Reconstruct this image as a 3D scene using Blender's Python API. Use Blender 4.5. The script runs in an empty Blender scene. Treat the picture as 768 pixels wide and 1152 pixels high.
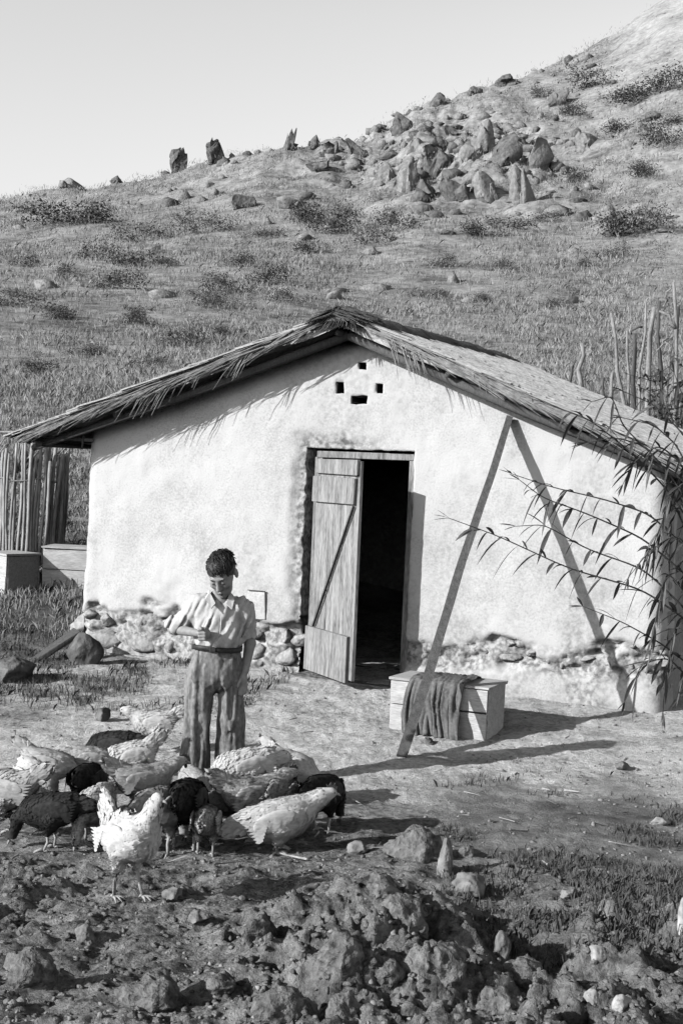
import bpy, bmesh, math, random
import numpy as np
from mathutils import Vector, Matrix

random.seed(7)
rng = np.random.default_rng(11)
scene = bpy.context.scene
COL = scene.collection
R = math.radians

# ------------------------------------------------------------------ noise
_T2 = np.random.default_rng(3).random((256, 256))
_T3 = np.random.default_rng(4).random((64, 64, 64))

def vn2(x, y, seed=0):
    x = np.asarray(x, float) + seed * 17.31; y = np.asarray(y, float) + seed * 9.77
    xi = np.floor(x).astype(int); yi = np.floor(y).astype(int)
    fx = x - xi; fy = y - yi
    fx = fx * fx * (3 - 2 * fx); fy = fy * fy * (3 - 2 * fy)
    g = lambda i, j: _T2[(xi + i) & 255, (yi + j) & 255]
    return (g(0, 0) * (1 - fx) + g(1, 0) * fx) * (1 - fy) + (g(0, 1) * (1 - fx) + g(1, 1) * fx) * fy

def fbm2(x, y, oct=4, seed=0, gain=.5):
    s = 0; a = 1; t = 0
    for o in range(oct):
        c, sn = math.cos(o * 1.1), math.sin(o * 1.1)
        s = s + a * (vn2((x * c - y * sn) * 2 ** o, (x * sn + y * c) * 2 ** o, seed + o * 3) - .5); t += a; a *= gain
    return s / t * 2

def vn3(p, seed=0):
    p = p + seed * 7.13
    i = np.floor(p).astype(int); f = p - i; f = f * f * (3 - 2 * f)
    def g(a, b, c): return _T3[(i[..., 0] + a) & 63, (i[..., 1] + b) & 63, (i[..., 2] + c) & 63]
    fx, fy, fz = f[..., 0], f[..., 1], f[..., 2]
    l = lambda a, b, t: a + (b - a) * t
    return l(l(l(g(0,0,0), g(1,0,0), fx), l(g(0,1,0), g(1,1,0), fx), fy),
             l(l(g(0,0,1), g(1,0,1), fx), l(g(0,1,1), g(1,1,1), fx), fy), fz) - .5

def sstep(a, b, x):
    t = np.clip((np.asarray(x, float) - a) / (b - a), 0, 1); return t * t * (3 - 2 * t)

# ------------------------------------------------------------------ materials (all neutral grey: the place is known from a black and white photograph)
def mat(name, c0, c1, scale=8, bump=.3, rough=.9, stretch=(1, 1, 1), scale2=None, mix2=.5, dist=.02, spec=.25, detail=6, lo=.35, hi=.65, coords='Object'):
    m = bpy.data.materials.new(name); m.use_nodes = True
    nt = m.node_tree; N = nt.nodes; L = nt.links
    b = N['Principled BSDF']; b.inputs['Roughness'].default_value = rough
    b.inputs['Specular IOR Level'].default_value = spec
    tc = N.new('ShaderNodeTexCoord'); mp = N.new('ShaderNodeMapping')
    mp.inputs['Scale'].default_value = stretch
    L.new(tc.outputs[coords], mp.inputs['Vector'])
    n1 = N.new('ShaderNodeTexNoise'); n1.inputs['Scale'].default_value = scale; n1.inputs['Detail'].default_value = detail
    n1.inputs['Roughness'].default_value = .65
    n2 = N.new('ShaderNodeTexNoise'); n2.inputs['Scale'].default_value = scale2 or scale * 5; n2.inputs['Detail'].default_value = 5
    L.new(mp.outputs[0], n1.inputs['Vector']); L.new(mp.outputs[0], n2.inputs['Vector'])
    mx = N.new('ShaderNodeMix'); mx.inputs['Factor'].default_value = mix2
    L.new(n1.outputs['Fac'], mx.inputs[2]); L.new(n2.outputs['Fac'], mx.inputs[3])
    cr = N.new('ShaderNodeValToRGB'); e = cr.color_ramp.elements
    e[0].position = lo; e[1].position = hi
    e[0].color = (c0, c0, c0, 1); e[1].color = (c1, c1, c1, 1)
    L.new(mx.outputs[0], cr.inputs[0]); L.new(cr.outputs[0], b.inputs['Base Color'])
    bp = N.new('ShaderNodeBump'); bp.inputs['Strength'].default_value = bump; bp.inputs['Distance'].default_value = dist
    L.new(mx.outputs[0], bp.inputs['Height']); L.new(bp.outputs[0], b.inputs['Normal'])
    m['nodes'] = 1
    return m

M = {}
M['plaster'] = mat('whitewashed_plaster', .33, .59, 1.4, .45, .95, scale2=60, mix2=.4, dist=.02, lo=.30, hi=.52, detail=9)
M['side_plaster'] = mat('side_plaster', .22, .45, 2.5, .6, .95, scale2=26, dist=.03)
M['footing'] = mat('rubble_plaster', .14, .46, 5, .8, .95, scale2=30, dist=.03, lo=.33, hi=.6)
M['wood'] = mat('weathered_board', .08, .40, 3, .5, .85, stretch=(7, 7, .8), scale2=22, mix2=.4, dist=.008, lo=.36, hi=.60)
M['wood_dark'] = mat('grey_pole_wood', .06, .19, 6, .5, .85, stretch=(6, 6, 1), scale2=30, dist=.008)
M['old_wood'] = mat('old_dark_wood', .05, .16, 7, .5, .9, stretch=(8, 8, .8), dist=.01)
M['crate'] = mat('pale_crate_wood', .36, .70, 5, .4, .85, stretch=(1, 6, 6), scale2=22, dist=.006)
M['thatch'] = mat('reed_thatch', .22, .58, 4, .8, .95, stretch=(1.2, 14, 1.2), scale2=16, dist=.03, lo=.33, hi=.62)
M['thatch_dark'] = mat('weathered_thatch', .05, .20, 5, .9, .95, stretch=(4, 4, 4), dist=.03)
M['straw'] = mat('pale_straw', .18, .52, 9, .2, .85, scale2=30)
M['cane'] = mat('dry_cane', .20, .56, 4, .3, .7, stretch=(3, 3, .7), scale2=14, dist=.01)
M['skin'] = mat('tanned_skin', .24, .35, 9, .12, .55, dist=.004, spec=.35)
M['hair'] = mat('black_hair', .010, .035, 60, .6, .5, stretch=(1, 1, .3), dist=.006, spec=.4)
M['shirt'] = mat('pale_cotton', .46, .64, 7, .25, .9, scale2=60, dist=.005)
M['trousers'] = mat('worn_dark_cloth', .07, .34, 6, .5, .95, stretch=(1.6, 1.6, .8), scale2=40, mix2=.4, dist=.01, lo=.36, hi=.64)
M['belt'] = mat('dark_leather', .02, .06, 20, .2, .5)
M['cloth'] = mat('worn_grey_sacking', .08, .22, 6, .5, .95, scale2=50, dist=.008)
M['rock'] = mat('grey_limestone', .10, .34, 3, .9, .95, scale2=16, dist=.06, lo=.33, hi=.63)
M['clod'] = mat('dry_earth_clod', .055, .28, 7, 1.0, .98, scale2=40, dist=.05, lo=.34, hi=.64)
M['white_stone'] = mat('white_stone', .26, .56, 6, .5, .9, scale2=30, dist=.02)
M['dark_rock'] = mat('dark_hill_rock', .06, .24, 1.2, 1., .95, scale2=6, dist=.15)
M['pale_rock'] = mat('pale_hill_rock', .16, .38, 1.2, 1., .95, scale2=6, dist=.15)
M['leaf'] = mat('dark_leaf', .035, .075, 12, .2, .5, spec=.4)
M['stem'] = mat('branch_bark', .05, .12, 20, .3, .8)
M['scrub'] = mat('scrub_leaf', .035, .11, 3, .2, .9)
M['stake'] = mat('bleached_stake', .14, .42, 5, .5, .9, stretch=(4, 4, 1), dist=.02)
M['hen_white'] = mat('white_feathers', .34, .64, 9, .5, .9, stretch=(.7, 1.6, 1.6), scale2=40, dist=.012, lo=.3, hi=.56)
M['hen_grey'] = mat('speckled_grey_feathers', .16, .60, 16, .5, .9, stretch=(.6, 1.6, 1.6), scale2=60, dist=.012, lo=.38, hi=.58)
M['hen_pale'] = mat('pale_buff_feathers', .28, .56, 14, .5, .9, stretch=(.6, 1.6, 1.6), scale2=50, dist=.012)
M['hen_black'] = mat('black_feathers', .010, .04, 14, .5, .75, scale2=50, dist=.012)
M['comb'] = mat('dark_comb', .05, .09, 30, .3, .6)
M['hen_leg'] = mat('scaly_leg', .34, .55, 60, .4, .7)
M['beak'] = mat('horn_beak', .30, .45, 30, .1, .5)
M['eye'] = mat('dark_eye', .008, .012, 10, 0, .2)
M['iron'] = mat('rusty_iron', .03, .10, 20, .4, .7)
M['void'] = mat('painted_dark_interior', .03, .06, 8, .3, .95)  # near-black colour, puts the shade of the vent holes into their lining
def grass_mat(name, lo, hi, scale):
    m = mat(name, lo, hi, scale, .0, .9, scale2=scale * 6)
    return m
M['grass_hill'] = grass_mat('dry_hill_grass', .16, .52, .7)
M['grass_yard'] = grass_mat('yard_grass', .05, .17, 2)
M['pebble'] = mat('pebbles', .12, .40, 7, .3, .95, scale2=1.5)

# ------------------------------------------------------------------ mesh helpers
def link(name, me, m, parent=None, smooth=False):
    o = bpy.data.objects.new(name, me); COL.objects.link(o)
    if m is not None:
        me.materials.append(M[m] if isinstance(m, str) else m)
    if smooth: me.polygons.foreach_set('use_smooth', np.ones(len(me.polygons), bool))
    if parent is not None: o.parent = parent
    return o

def tag(o, label=None, cat=None, group=None, kind=None):
    if label: o['label'] = label
    if cat: o['category'] = cat
    if group: o['group'] = group
    if kind: o['kind'] = kind
    return o

def empty(name, loc=(0, 0, 0), rz=0, label=None, cat=None, group=None):
    o = bpy.data.objects.new(name, None); COL.objects.link(o)
    o.location = loc; o.rotation_euler = (0, 0, rz); o.empty_display_size = .1
    return tag(o, label, cat, group)

def mesh_np(name, V, F):
    """V (n,3), F (m,k) uniform polygons -> mesh, fast"""
    me = bpy.data.meshes.new(name); V = np.asarray(V, np.float32); F = np.asarray(F, np.int32)
    me.vertices.add(len(V)); me.vertices.foreach_set('co', V.ravel())
    k = F.shape[1]
    me.loops.add(F.size); me.loops.foreach_set('vertex_index', F.ravel())
    me.polygons.add(len(F)); me.polygons.foreach_set('loop_start', np.arange(0, F.size, k, dtype=np.int32))
    me.polygons.foreach_set('loop_total', np.full(len(F), k, np.int32))
    me.update(calc_edges=True); me.validate()
    return me

class MB:
    def __init__(s): s.v = []; s.f = []
    def add(s, V, F):
        n = len(s.v); s.v += [tuple(map(float, p)) for p in V]; s.f += [tuple(int(i) + n for i in q) for q in F]; return s
    def box(s, c, d, rot=None, jit=0):
        c = np.array(c, float); d = np.array(d, float) / 2
        V = np.array([[x, y, z] for x in (-1, 1) for y in (-1, 1) for z in (-1, 1)]) * d
        if jit: V = V + rng.normal(0, jit, V.shape)
        if rot is not None: V = V @ np.array(rot).T
        return s.add(V + c, [(0, 1, 3, 2), (4, 6, 7, 5), (0, 4, 5, 1), (2, 3, 7, 6), (0, 2, 6, 4), (1, 5, 7, 3)])
    def tube(s, pts, rad, n=8, cap=True, flat=1.0):
        P = [np.array(p, float) for p in pts]; rad = [rad] * len(P) if np.isscalar(rad) else list(rad)
        V = []; F = []
        up = np.array([0.13, .21, 1.]); 
        for i, p in enumerate(P):
            t = P[min(i + 1, len(P) - 1)] - P[max(i - 1, 0)]; t = t / (np.linalg.norm(t) + 1e-9)
            if abs(t @ up) / np.linalg.norm(up) > .96: a = np.cross(t, [1, .1, 0])
            else: a = np.cross(t, up)
            a /= np.linalg.norm(a); b = np.cross(a, t)
            for k in range(n):
                w = 2 * math.pi * k / n
                V.append(p + rad[i] * (a * math.cos(w) + b * math.sin(w) * flat))
        for i in range(len(P) - 1):
            for k in range(n):
                F.append((i * n + k, i * n + (k + 1) % n, (i + 1) * n + (k + 1) % n, (i + 1) * n + k))
        if cap:
            F.append(tuple(range(n))); F.append(tuple((len(P) - 1) * n + k for k in reversed(range(n))))
        return s.add(V, F)
    def build(s, name, m, parent=None, smooth=False, bevel=0):
        me = bpy.data.meshes.new(name); me.from_pydata(s.v, [], s.f); me.update()
        bm = bmesh.new(); bm.from_mesh(me)
        if bevel: bmesh.ops.bevel(bm, geom=bm.edges[:], offset=bevel, segments=2, affect='EDGES', profile=.6)
        bmesh.ops.recalc_face_normals(bm, faces=bm.faces[:]); bm.to_mesh(me); bm.free()
        return link(name, me, m, parent, smooth)

def ico(sub):
    bm = bmesh.new(); bmesh.ops.create_icosphere(bm, subdivisions=sub, radius=1)
    V = np.array([v.co[:] for v in bm.verts]); F = np.array([[v.index for v in f.verts] for f in bm.faces]); bm.free()
    return V, F
ICO = {k: ico(k) for k in (1, 2, 3, 4)}

def crag_mesh(name, seed, dims, sub=3):
    """fractured outcrop stone: several faceted lumps grown together in one mesh"""
    r = np.random.default_rng(seed); Vs, Fs, n0 = [], [], 0; V0, F0 = ICO[sub]
    for k in range(4):
        V = V0.copy() * 1.2
        for i in range(17):
            d = r.normal(size=3) * np.array([1, 1, .7]); d /= np.linalg.norm(d); h = r.uniform(.34, .80)
            e = V @ d - h; V = V - np.where(e > 0, e, 0)[:, None] * d
        V = V + (.10 * vn3(V * 3.5, seed + k) + .08 * vn3(V * 8, seed + k + 2))[:, None] * V
        if k: V = V * r.uniform(.38, .7) * np.array([1, 1, r.uniform(.8, 1.5)]) + np.array([r.uniform(-.55, .55), r.uniform(-.4, .4), r.uniform(-.5, .05)])
        Vs.append(V); Fs.append(F0 + n0); n0 += len(V)
    V = np.concatenate(Vs); V = (V - V.min(0)) / (V.max(0) - V.min(0)) - .5; V = V * np.array(dims); V[:, 0] += V[:, 2] * r.uniform(-.2, .2)
    return mesh_np(name, V, np.concatenate(Fs))

def rock_mesh(name, seed, dims, sub=4, facets=9, rough=.10):
    """angular stone: noisy sphere with clipped facets, z=0 near its base"""
    r = np.random.default_rng(seed); V, F = ICO[sub]; V = V.copy()
    V = V * (1 + .35 * vn3(V * 1.3 + 5, seed)[:, None])
    for i in range(facets):
        d = r.normal(size=3); d /= np.linalg.norm(d); h = r.uniform(.55, .9)
        e = V @ d - h; V = V - np.where(e > 0, e * .92, 0)[:, None] * d
    nrm = V / np.linalg.norm(V, axis=1)[:, None]
    V = V + nrm * (rough * vn3(V * 2.6, seed + 1) + rough * .8 * vn3(V * 6, seed + 2) + rough * .55 * vn3(V * 13, seed + 5) + rough * .3 * vn3(V * 24, seed + 6))[:, None]
    V = V * (np.array(dims) / 2)
    return mesh_np(name, V, F)

# ------------------------------------------------------------------ signed distance figures
def smin(a, b, k):
    h = np.clip(.5 + .5 * (b - a) / k, 0, 1); return b + (a - b) * h - k * h * (1 - h)
def smax(a, b, k): return -smin(-a, -b, k)
def s_ell(p, c, r, Rm=None):
    q = p - np.array(c)
    if Rm is not None: q = q @ Rm
    r = np.array(r); k0 = np.linalg.norm(q / r, axis=-1); k1 = np.linalg.norm(q / (r * r), axis=-1) + 1e-9
    return k0 * (k0 - 1) / k1
def s_cone(p, a, ra, b, rb):
    a = np.array(a, float); b = np.array(b, float); ba = b - a
    t = np.clip(((p - a) @ ba) / (ba @ ba), 0, 1)
    return np.linalg.norm(p - a - t[..., None] * ba, axis=-1) - (ra + (rb - ra) * t)

def surface_nets(fn, lo, hi, res):
    lo = np.array(lo, float); hi = np.array(hi, float); n = np.ceil((hi - lo) / res).astype(int) + 1
    ax = [lo[i] + res * np.arange(n[i]) for i in range(3)]
    P = np.stack(np.meshgrid(*ax, indexing='ij'), -1)
    v = fn(P); s = v < 0
    c = n - 1; acc = np.zeros((*c, 3)); cnt = np.zeros(c)
    def sl(a, o): return a[o[0]:o[0] + c[0], o[1]:o[1] + c[1], o[2]:o[2] + c[2]]
    cor = [(i, j, k) for i in (0, 1) for j in (0, 1) for k in (0, 1)]
    for A in cor:
        for d in range(3):
            if A[d] == 0:
                B = list(A); B[d] = 1
                va, vb = sl(v, A), sl(v, B); x = (va < 0) != (vb < 0)
                t = np.where(x, va / (va - vb + 1e-12), 0)
                q = np.zeros((*c, 3)); q[...] = A; q[..., d] += t
                acc += np.where(x[..., None], q, 0); cnt += x
    act = cnt > 0; idx = -np.ones(c, int); idx[act] = np.arange(act.sum())
    base = np.stack(np.meshgrid(*[np.arange(k) for k in c], indexing='ij'), -1)
    V = (base[act] + acc[act] / cnt[act][:, None]) * res + lo
    Fs = []
    for d in range(3):
        e, g = [(1, 2), (2, 0), (0, 1)][d]
        S0 = [slice(None)] * 3; S1 = [slice(None)] * 3
        S0[d] = slice(0, -1); S1[d] = slice(1, None)
        x = s[tuple(S0)] != s[tuple(S1)]; I = np.argwhere(x)
        I = I[(I[:, e] > 0) & (I[:, g] > 0) & (I[:, e] < c[e]) & (I[:, g] < c[g])]
        if not len(I): continue
        def at(de, dg):
            J = I.copy(); J[:, e] += de; J[:, g] += dg; return idx[J[:, 0], J[:, 1], J[:, 2]]
        q = np.stack([at(-1, -1), at(0, -1), at(0, 0), at(-1, 0)], 1)
        fl = s[I[:, 0], I[:, 1], I[:, 2]]
        q = np.where(fl[:, None], q, q[:, ::-1]); Fs.append(q[(q >= 0).all(1)])
    return V, np.concatenate(Fs)

# ------------------------------------------------------------------ camera (measured from the vanishing lines of the hut; the photograph is tilted 2.5 degrees)
FPX, YH, ROLL = 1550.0, 530.0, R(2.5)
PITCH = math.atan((576 - YH) / FPX)
CAM = np.array([0, 0, 1.773])
cp, sp = math.cos(PITCH), math.sin(PITCH); cr_, sr_ = math.cos(ROLL), math.sin(ROLL)
cam_d = bpy.data.cameras.new('camera'); cam = bpy.data.objects.new('camera', cam_d); COL.objects.link(cam)
cam_d.sensor_fit = 'VERTICAL'; cam_d.sensor_height = 36; cam_d.sensor_width = 24; cam_d.lens = FPX / 1152 * 36
cam_d.clip_start = .1; cam_d.clip_end = 5000
r0 = Vector((1, 0, 0)); f0 = Vector((0, cp, -sp)); u0 = Vector((0, sp, cp))
rx = cr_ * r0 + sr_ * u0; ux = -sr_ * r0 + cr_ * u0
mw = Matrix((rx, ux, -f0)).transposed().to_4x4(); mw.translation = Vector(CAM); cam.matrix_world = mw
scene.camera = cam

def ray(px, py):
    x = px - 384; y = py - 576
    xu = x * cr_ + y * sr_; yu = -x * sr_ + y * cr_
    a, b, c = xu / FPX, 1.0, -yu / FPX
    d = np.array([a, b * cp + c * sp, -b * sp + c * cp]); return d / d[1]
def at_depth(px, py, D): return CAM + ray(px, py) * D

HA = R(24)
HUT_O = np.array([.1999, 11.7, 0.])
HU = np.array([math.cos(HA), -math.sin(HA), 0]); HN = np.array([-math.sin(HA), -math.cos(HA), 0])
def hut_pt(u, n, z): return HUT_O + HU * u + HN * n + np.array([0, 0, z])
def to_hut(w):
    q = np.asarray(w) - HUT_O; return np.array([q @ HU, q @ HN, q[2]])
def on_plane(px, py, n=0.):
    d = ray(px, py); t = ((HUT_O + HN * n - CAM) @ HN) / (d @ HN); return to_hut(CAM + d * t)

# ------------------------------------------------------------------ terrain
_cr = [(-200, 262), (-80, 240), (0, 228), (70, 212), (130, 203), (200, 191), (260, 178), (330, 167), (400, 162), (440, 146), (475, 124), (560, 96), (640, 72), (690, 44), (740, 5), (790, -26), (900, -60), (1100, -90)]
_ca = np.array([ray(x, y)[0] for x, y in _cr]); _ce = np.array([ray(x, y)[2] for x, y in _cr])
_zY = np.array([-60, 0, 2.5, 3.9, 5.6, 7.0, 8.6, 9.4, 10.5, 11.7, 12.9, 14.0, 15.5, 18])
_zZ = np.array([1.5, .5, .30, .18, -.02, -.11, -.18, -.17, -.08, .0, .05, .17, .42, 1.1])
_fa = np.linspace(-1, 1.2, 3000); _fe = np.interp(_fa, _ca, _ce); _k = np.exp(-np.linspace(-2.5, 2.5, 41) ** 2); _k /= _k.sum()
_ca, _ce = _fa[20:-20], np.convolve(_fe, _k, 'valid')
def clod_mask(X, Y):
    m = sstep(7.0, 5.2, Y) * (.35 + .65 * sstep(.35, .6, vn2(X * .8, Y * .8, 41)))
    md = np.exp(-(((X - .20) / .36) ** 2 + ((Y - 4.9) / .85) ** 2))          # spoil heap in the foreground
    return np.clip(m + md * .8, 0, 1.3), md
def terrain(X, Y, micro=True):
    X = np.asarray(X, float); Y = np.asarray(Y, float)
    Ys = np.maximum(Y, 3.0); a = X / Ys
    near = np.interp(Y, _zY, _zZ) + .03 * np.clip(X, -6, 6)
    Ec = np.interp(a, _ca, _ce); Yc = 86 + 18 * sstep(-.1, .25, a)
    lk = np.log(Ys)
    K = [(15., -.0925), (20., -.002), (28., .06), (40., .115)]
    E = np.interp(lk, [math.log(k[0]) for k in K], [k[1] for k in K])
    E62 = .4 * Ec + .08
    t1 = np.clip((lk - math.log(40)) / (math.log(62) - math.log(40)), 0, 1)
    E = np.where(Ys > 40, .115 + (E62 - .115) * t1, E)
    t2 = np.clip((Ys - 62) / (Yc - 62), 0, 1)
    E = np.where(Ys > 62, E62 + (Ec - E62) * (t2 * (1.3 - .3 * t2)), E)
    far = CAM[2] + Ys * E
    zc = CAM[2] + Yc * Ec
    far = np.where(Ys > Yc, zc - .35 * (Ys - Yc) ** 2 / (Ys - Yc + 12), far)
    far = np.maximum(far, -15)
    w = sstep(13.5, 16.5, Y)
    z = near * (1 - w) + far * w
    if micro:
        hut = sstep(.35, .0, np.abs(X * HN[0] + (Y - 11.7) * HN[1] + .1)) * 0
        fa = sstep(14, 30, Y)
        z = z + fa * (.22 * fbm2(X / 5, Y / 5, 4, 5) + np.clip(Y / 60, 0, 1) * .7 * fbm2(X / 14, Y / 14, 4, 9))
        ez = (z - CAM[2]) / Ys; oc = np.exp(-(((a - .075) / .085) ** 2 + ((ez - .232) / .030) ** 2)) * fa
        z = z + oc * (2.0 * fbm2(X / 2.6, Y / 3.6, 4, 44, .6) + .9 * np.abs(fbm2(X / 1.1, Y / 1.6, 3, 45))) + sstep(.17, .2, ez) * fa * .35 * fbm2(X / 1.6, Y / 2.2, 4, 46)
        ya = 1 - fa
        z = z + ya * (.035 * fbm2(X * 1.1, Y * 1.1, 3, 2) + .020 * fbm2(X * 6, Y * 6, 4, 6, .65) + .012 * np.maximum(fbm2(X * 17, Y * 17, 3, 7, .6), 0))
        cm, md = clod_mask(X, Y)
        rid = 1 - np.abs(fbm2(X * 3.4, Y * 3.4, 3, 12))
        z = z + cm * (.17 * (rid - .75) + .10 * fbm2(X * 7, Y * 7, 5, 15, .68)) + md * .19 - .13 * np.exp(-(((X - .70) / .22) ** 2 + ((Y - 4.95) / .6) ** 2))
    return z

def ground_hit(px, py, ymax=230):
    d = ray(px, py); Y = np.exp(np.linspace(math.log(2.6), math.log(ymax), 5000))
    X = CAM[0] + d[0] * Y; Z = CAM[2] + d[2] * Y
    dz = Z - terrain(X, Y); i = np.argmax(dz < 0)
    if not (dz < 0).any(): i = len(Y) - 1
    return np.array([X[i], Y[i], terrain(X[i], Y[i]).item()])

def build_ground():
    ys = [-60, -30, -15, -8, -4, -1.5, 0, 1, 1.8, 2.3]
    y = 2.6
    while y < 7: ys.append(y); y *= 1.0030
    while y < 14: ys.append(y); y *= 1.0033
    while y < 125: ys.append(y); y *= 1.0060
    ys += [130, 145, 170, 220, 320, 500, 900, 1600]
    s = np.concatenate([-np.geomspace(1.6, .32, 26)[:-1], np.linspace(-.32, -.125, 80)[:-1], np.linspace(-.125, .125, 270), np.linspace(.125, .32, 80)[1:], np.geomspace(.32, 1.6, 26)[1:]])
    Yg, Sg = np.meshgrid(np.array(ys), s, indexing='ij')
    Xg = Sg * (np.abs(Yg) + 6); Z = terrain(Xg, Yg)
    n, m = Yg.shape; V = np.stack([Xg, Yg, Z], -1).reshape(-1, 3)
    I = np.arange(n * m).reshape(n, m)
    F = np.stack([I[:-1, :-1], I[:-1, 1:], I[1:, 1:], I[1:, :-1]], -1).reshape(-1, 4)
    me = mesh_np('ground', V, F)
    X, Y = V[:, 0], V[:, 1]
    g = sstep(.45, .6, vn2(X * .5, Y * .5, 21) * .6 + vn2(X * 2.3, Y * 2.3, 22) * .4)
    grass = np.maximum(sstep(13.2, 16, Y), g * sstep(.2, 1.0, X) * sstep(9.2, 8.0, Y) * sstep(4.8, 6, Y))
    grass = np.maximum(grass, sstep(-2.4, -3.0, X) * sstep(10, 12.5, Y))
    pale = sstep(6.9, 8.6, Y + .5 * fbm2(X, Y, 3, 24)) * sstep(13.5, 12, Y) * sstep(.15, .45, vn2(X * .9, Y * .9, 23) + .2)
    ea = np.zeros_like(Y); far = Y > 20
    ea[far] = (V[far, 2] - CAM[2]) / Y[far]
    bare = .5 * sstep(.15, .20, ea) * sstep(.46, .64, fbm2(X / 5, Y / 8, 5, 31) * .5 + .5) + sstep(.29, .325, ea + .02 * fbm2(X / 3, Y / 5, 3, 32)) * sstep(.17, .21, X / np.maximum(Y, 3))
    bare = np.clip(bare, 0, 1)
    ca = me.color_attributes.new('cover', 'FLOAT_COLOR', 'POINT')
    ca.data.foreach_set('color', np.stack([grass, pale, bare, np.ones_like(grass)], -1).astype(np.float32).ravel())
    m = bpy.data.materials.new('earth_and_turf'); m.use_nodes = True
    nt = m.node_tree; N = nt.nodes; L = nt.links; b = N['Principled BSDF']
    b.inputs['Roughness'].default_value = 1; b.inputs['Specular IOR Level'].default_value = .1
    at = N.new('ShaderNodeAttribute'); at.attribute_name = 'cover'; sep = N.new('ShaderNodeSeparateColor'); L.new(at.outputs['Color'], sep.inputs[0])
    tc = N.new('ShaderNodeTexCoord')
    def noise(sc, det=7, ro=.65):
        n = N.new('ShaderNodeTexNoise'); n.inputs['Scale'].default_value = sc; n.inputs['Detail'].default_value = det; n.inputs['Roughness'].default_value = ro
        L.new(tc.outputs['Object'], n.inputs['Vector']); return n.outputs['Fac']
    def ramp(f, a, c0, z, c1):
        r = N.new('ShaderNodeValToRGB'); e = r.color_ramp.elements; e[0].position = a; e[1].position = z
        e[0].color = (c0, c0, c0, 1); e[1].color = (c1, c1, c1, 1); L.new(f, r.inputs[0]); return r.outputs[0]
    def mix(f, a, c):
        x = N.new('ShaderNodeMix'); x.data_type = 'RGBA'; L.new(f, x.inputs[0]); L.new(a, x.inputs[6]); L.new(c, x.inputs[7]); return x.outputs[2]
    n1, n2, n3 = noise(4.5), noise(28), noise(95)
    nb = N.new('ShaderNodeMix'); nb.inputs[0].default_value = .5; L.new(n1, nb.inputs[2]); L.new(n2, nb.inputs[3])
    soil = ramp(nb.outputs[0], .40, .07, .60, .42); pl = ramp(nb.outputs[0], .36, .30, .56, .80)
    h1, h2 = noise(.5), noise(3.2)
    hb = N.new('ShaderNodeMix'); hb.inputs[0].default_value = .5; L.new(h1, hb.inputs[2]); L.new(h2, hb.inputs[3])
    turf = ramp(hb.outputs[0], .38, .12, .60, .46); br = ramp(hb.outputs[0], .36, .24, .6, .56)
    c = mix(sep.outputs[1], soil, pl); c = mix(sep.outputs[0], c, turf); c = mix(sep.outputs[2], c, br)
    L.new(c, b.inputs['Base Color'])
    hs = N.new('ShaderNodeMix'); hs.inputs[0].default_value = .45; L.new(n2, hs.inputs[2]); L.new(n3, hs.inputs[3])
    bp = N.new('ShaderNodeBump'); bp.inputs['Strength'].default_value = 1.0; bp.inputs['Distance'].default_value = .045
    L.new(hs.outputs[0], bp.inputs['Height']); L.new(bp.outputs[0], b.inputs['Normal'])
    o = link('ground', me, m, None, True); tag(o, kind='structure')
    return o
build_ground()

# ------------------------------------------------------------------ light
S_TRAVEL = HU * 1.0 - HN * 1.25 + np.array([0, 0, -.70])
S_TRAVEL /= np.linalg.norm(S_TRAVEL)
sd = bpy.data.lights.new('sun', 'SUN'); sd.energy = 5.0; sd.angle = R(.5); sd.color = (1, 1, 1)
so = bpy.data.objects.new('sun', sd); COL.objects.link(so)
so.rotation_euler = Vector(S_TRAVEL).to_track_quat('-Z', 'Y').to_euler(); so.location = (-20, -10, 20)
sun_el = math.asin(-S_TRAVEL[2]); sun_az = math.atan2(-S_TRAVEL[0], -S_TRAVEL[1])
w = bpy.data.worlds.new('World'); scene.world = w; w.use_nodes = True
nt = w.node_tree; bg = nt.nodes['Background']
sky = nt.nodes.new('ShaderNodeTexSky'); sky.sky_type = 'NISHITA'; sky.sun_disc = False
sky.sun_elevation = sun_el; sky.sun_rotation = sun_az % (2 * math.pi); sky.air_density = 1.0; sky.dust_density = 1.0
bw = nt.nodes.new('ShaderNodeSeparateColor'); nt.links.new(sky.outputs[0], bw.inputs[0]); 
tcw = nt.nodes.new('ShaderNodeTexCoord'); sxyz = nt.nodes.new('ShaderNodeSeparateXYZ'); nt.links.new(tcw.outputs['Generated'], sxyz.inputs[0])
mr = nt.nodes.new('ShaderNodeMapRange'); mr.interpolation_type = 'SMOOTHSTEP'; nt.links.new(sxyz.outputs[2], mr.inputs['Value'])
for k_, v_ in (('From Min', .30), ('From Max', .62), ('To Min', 1.3), ('To Max', .15)): mr.inputs[k_].default_value = v_    # sky gain: raised low down, cut overhead to deepen ground shadows
ml = nt.nodes.new('ShaderNodeMath'); ml.operation = 'MULTIPLY'; nt.links.new(bw.outputs[2], ml.inputs[0]); nt.links.new(mr.outputs[0], ml.inputs[1])
nt.links.new(ml.outputs[0], bg.inputs['Color'])   # blue sensitive black and white film
bg.inputs['Strength'].default_value = .15
scene.cycles.diffuse_bounces = 0; scene.cycles.max_bounces = 6
vs = scene.view_settings; vs.view_transform = 'Standard'; vs.look = 'None'; vs.exposure = 0; vs.gamma = 1; vs.use_curve_mapping = False

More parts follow.
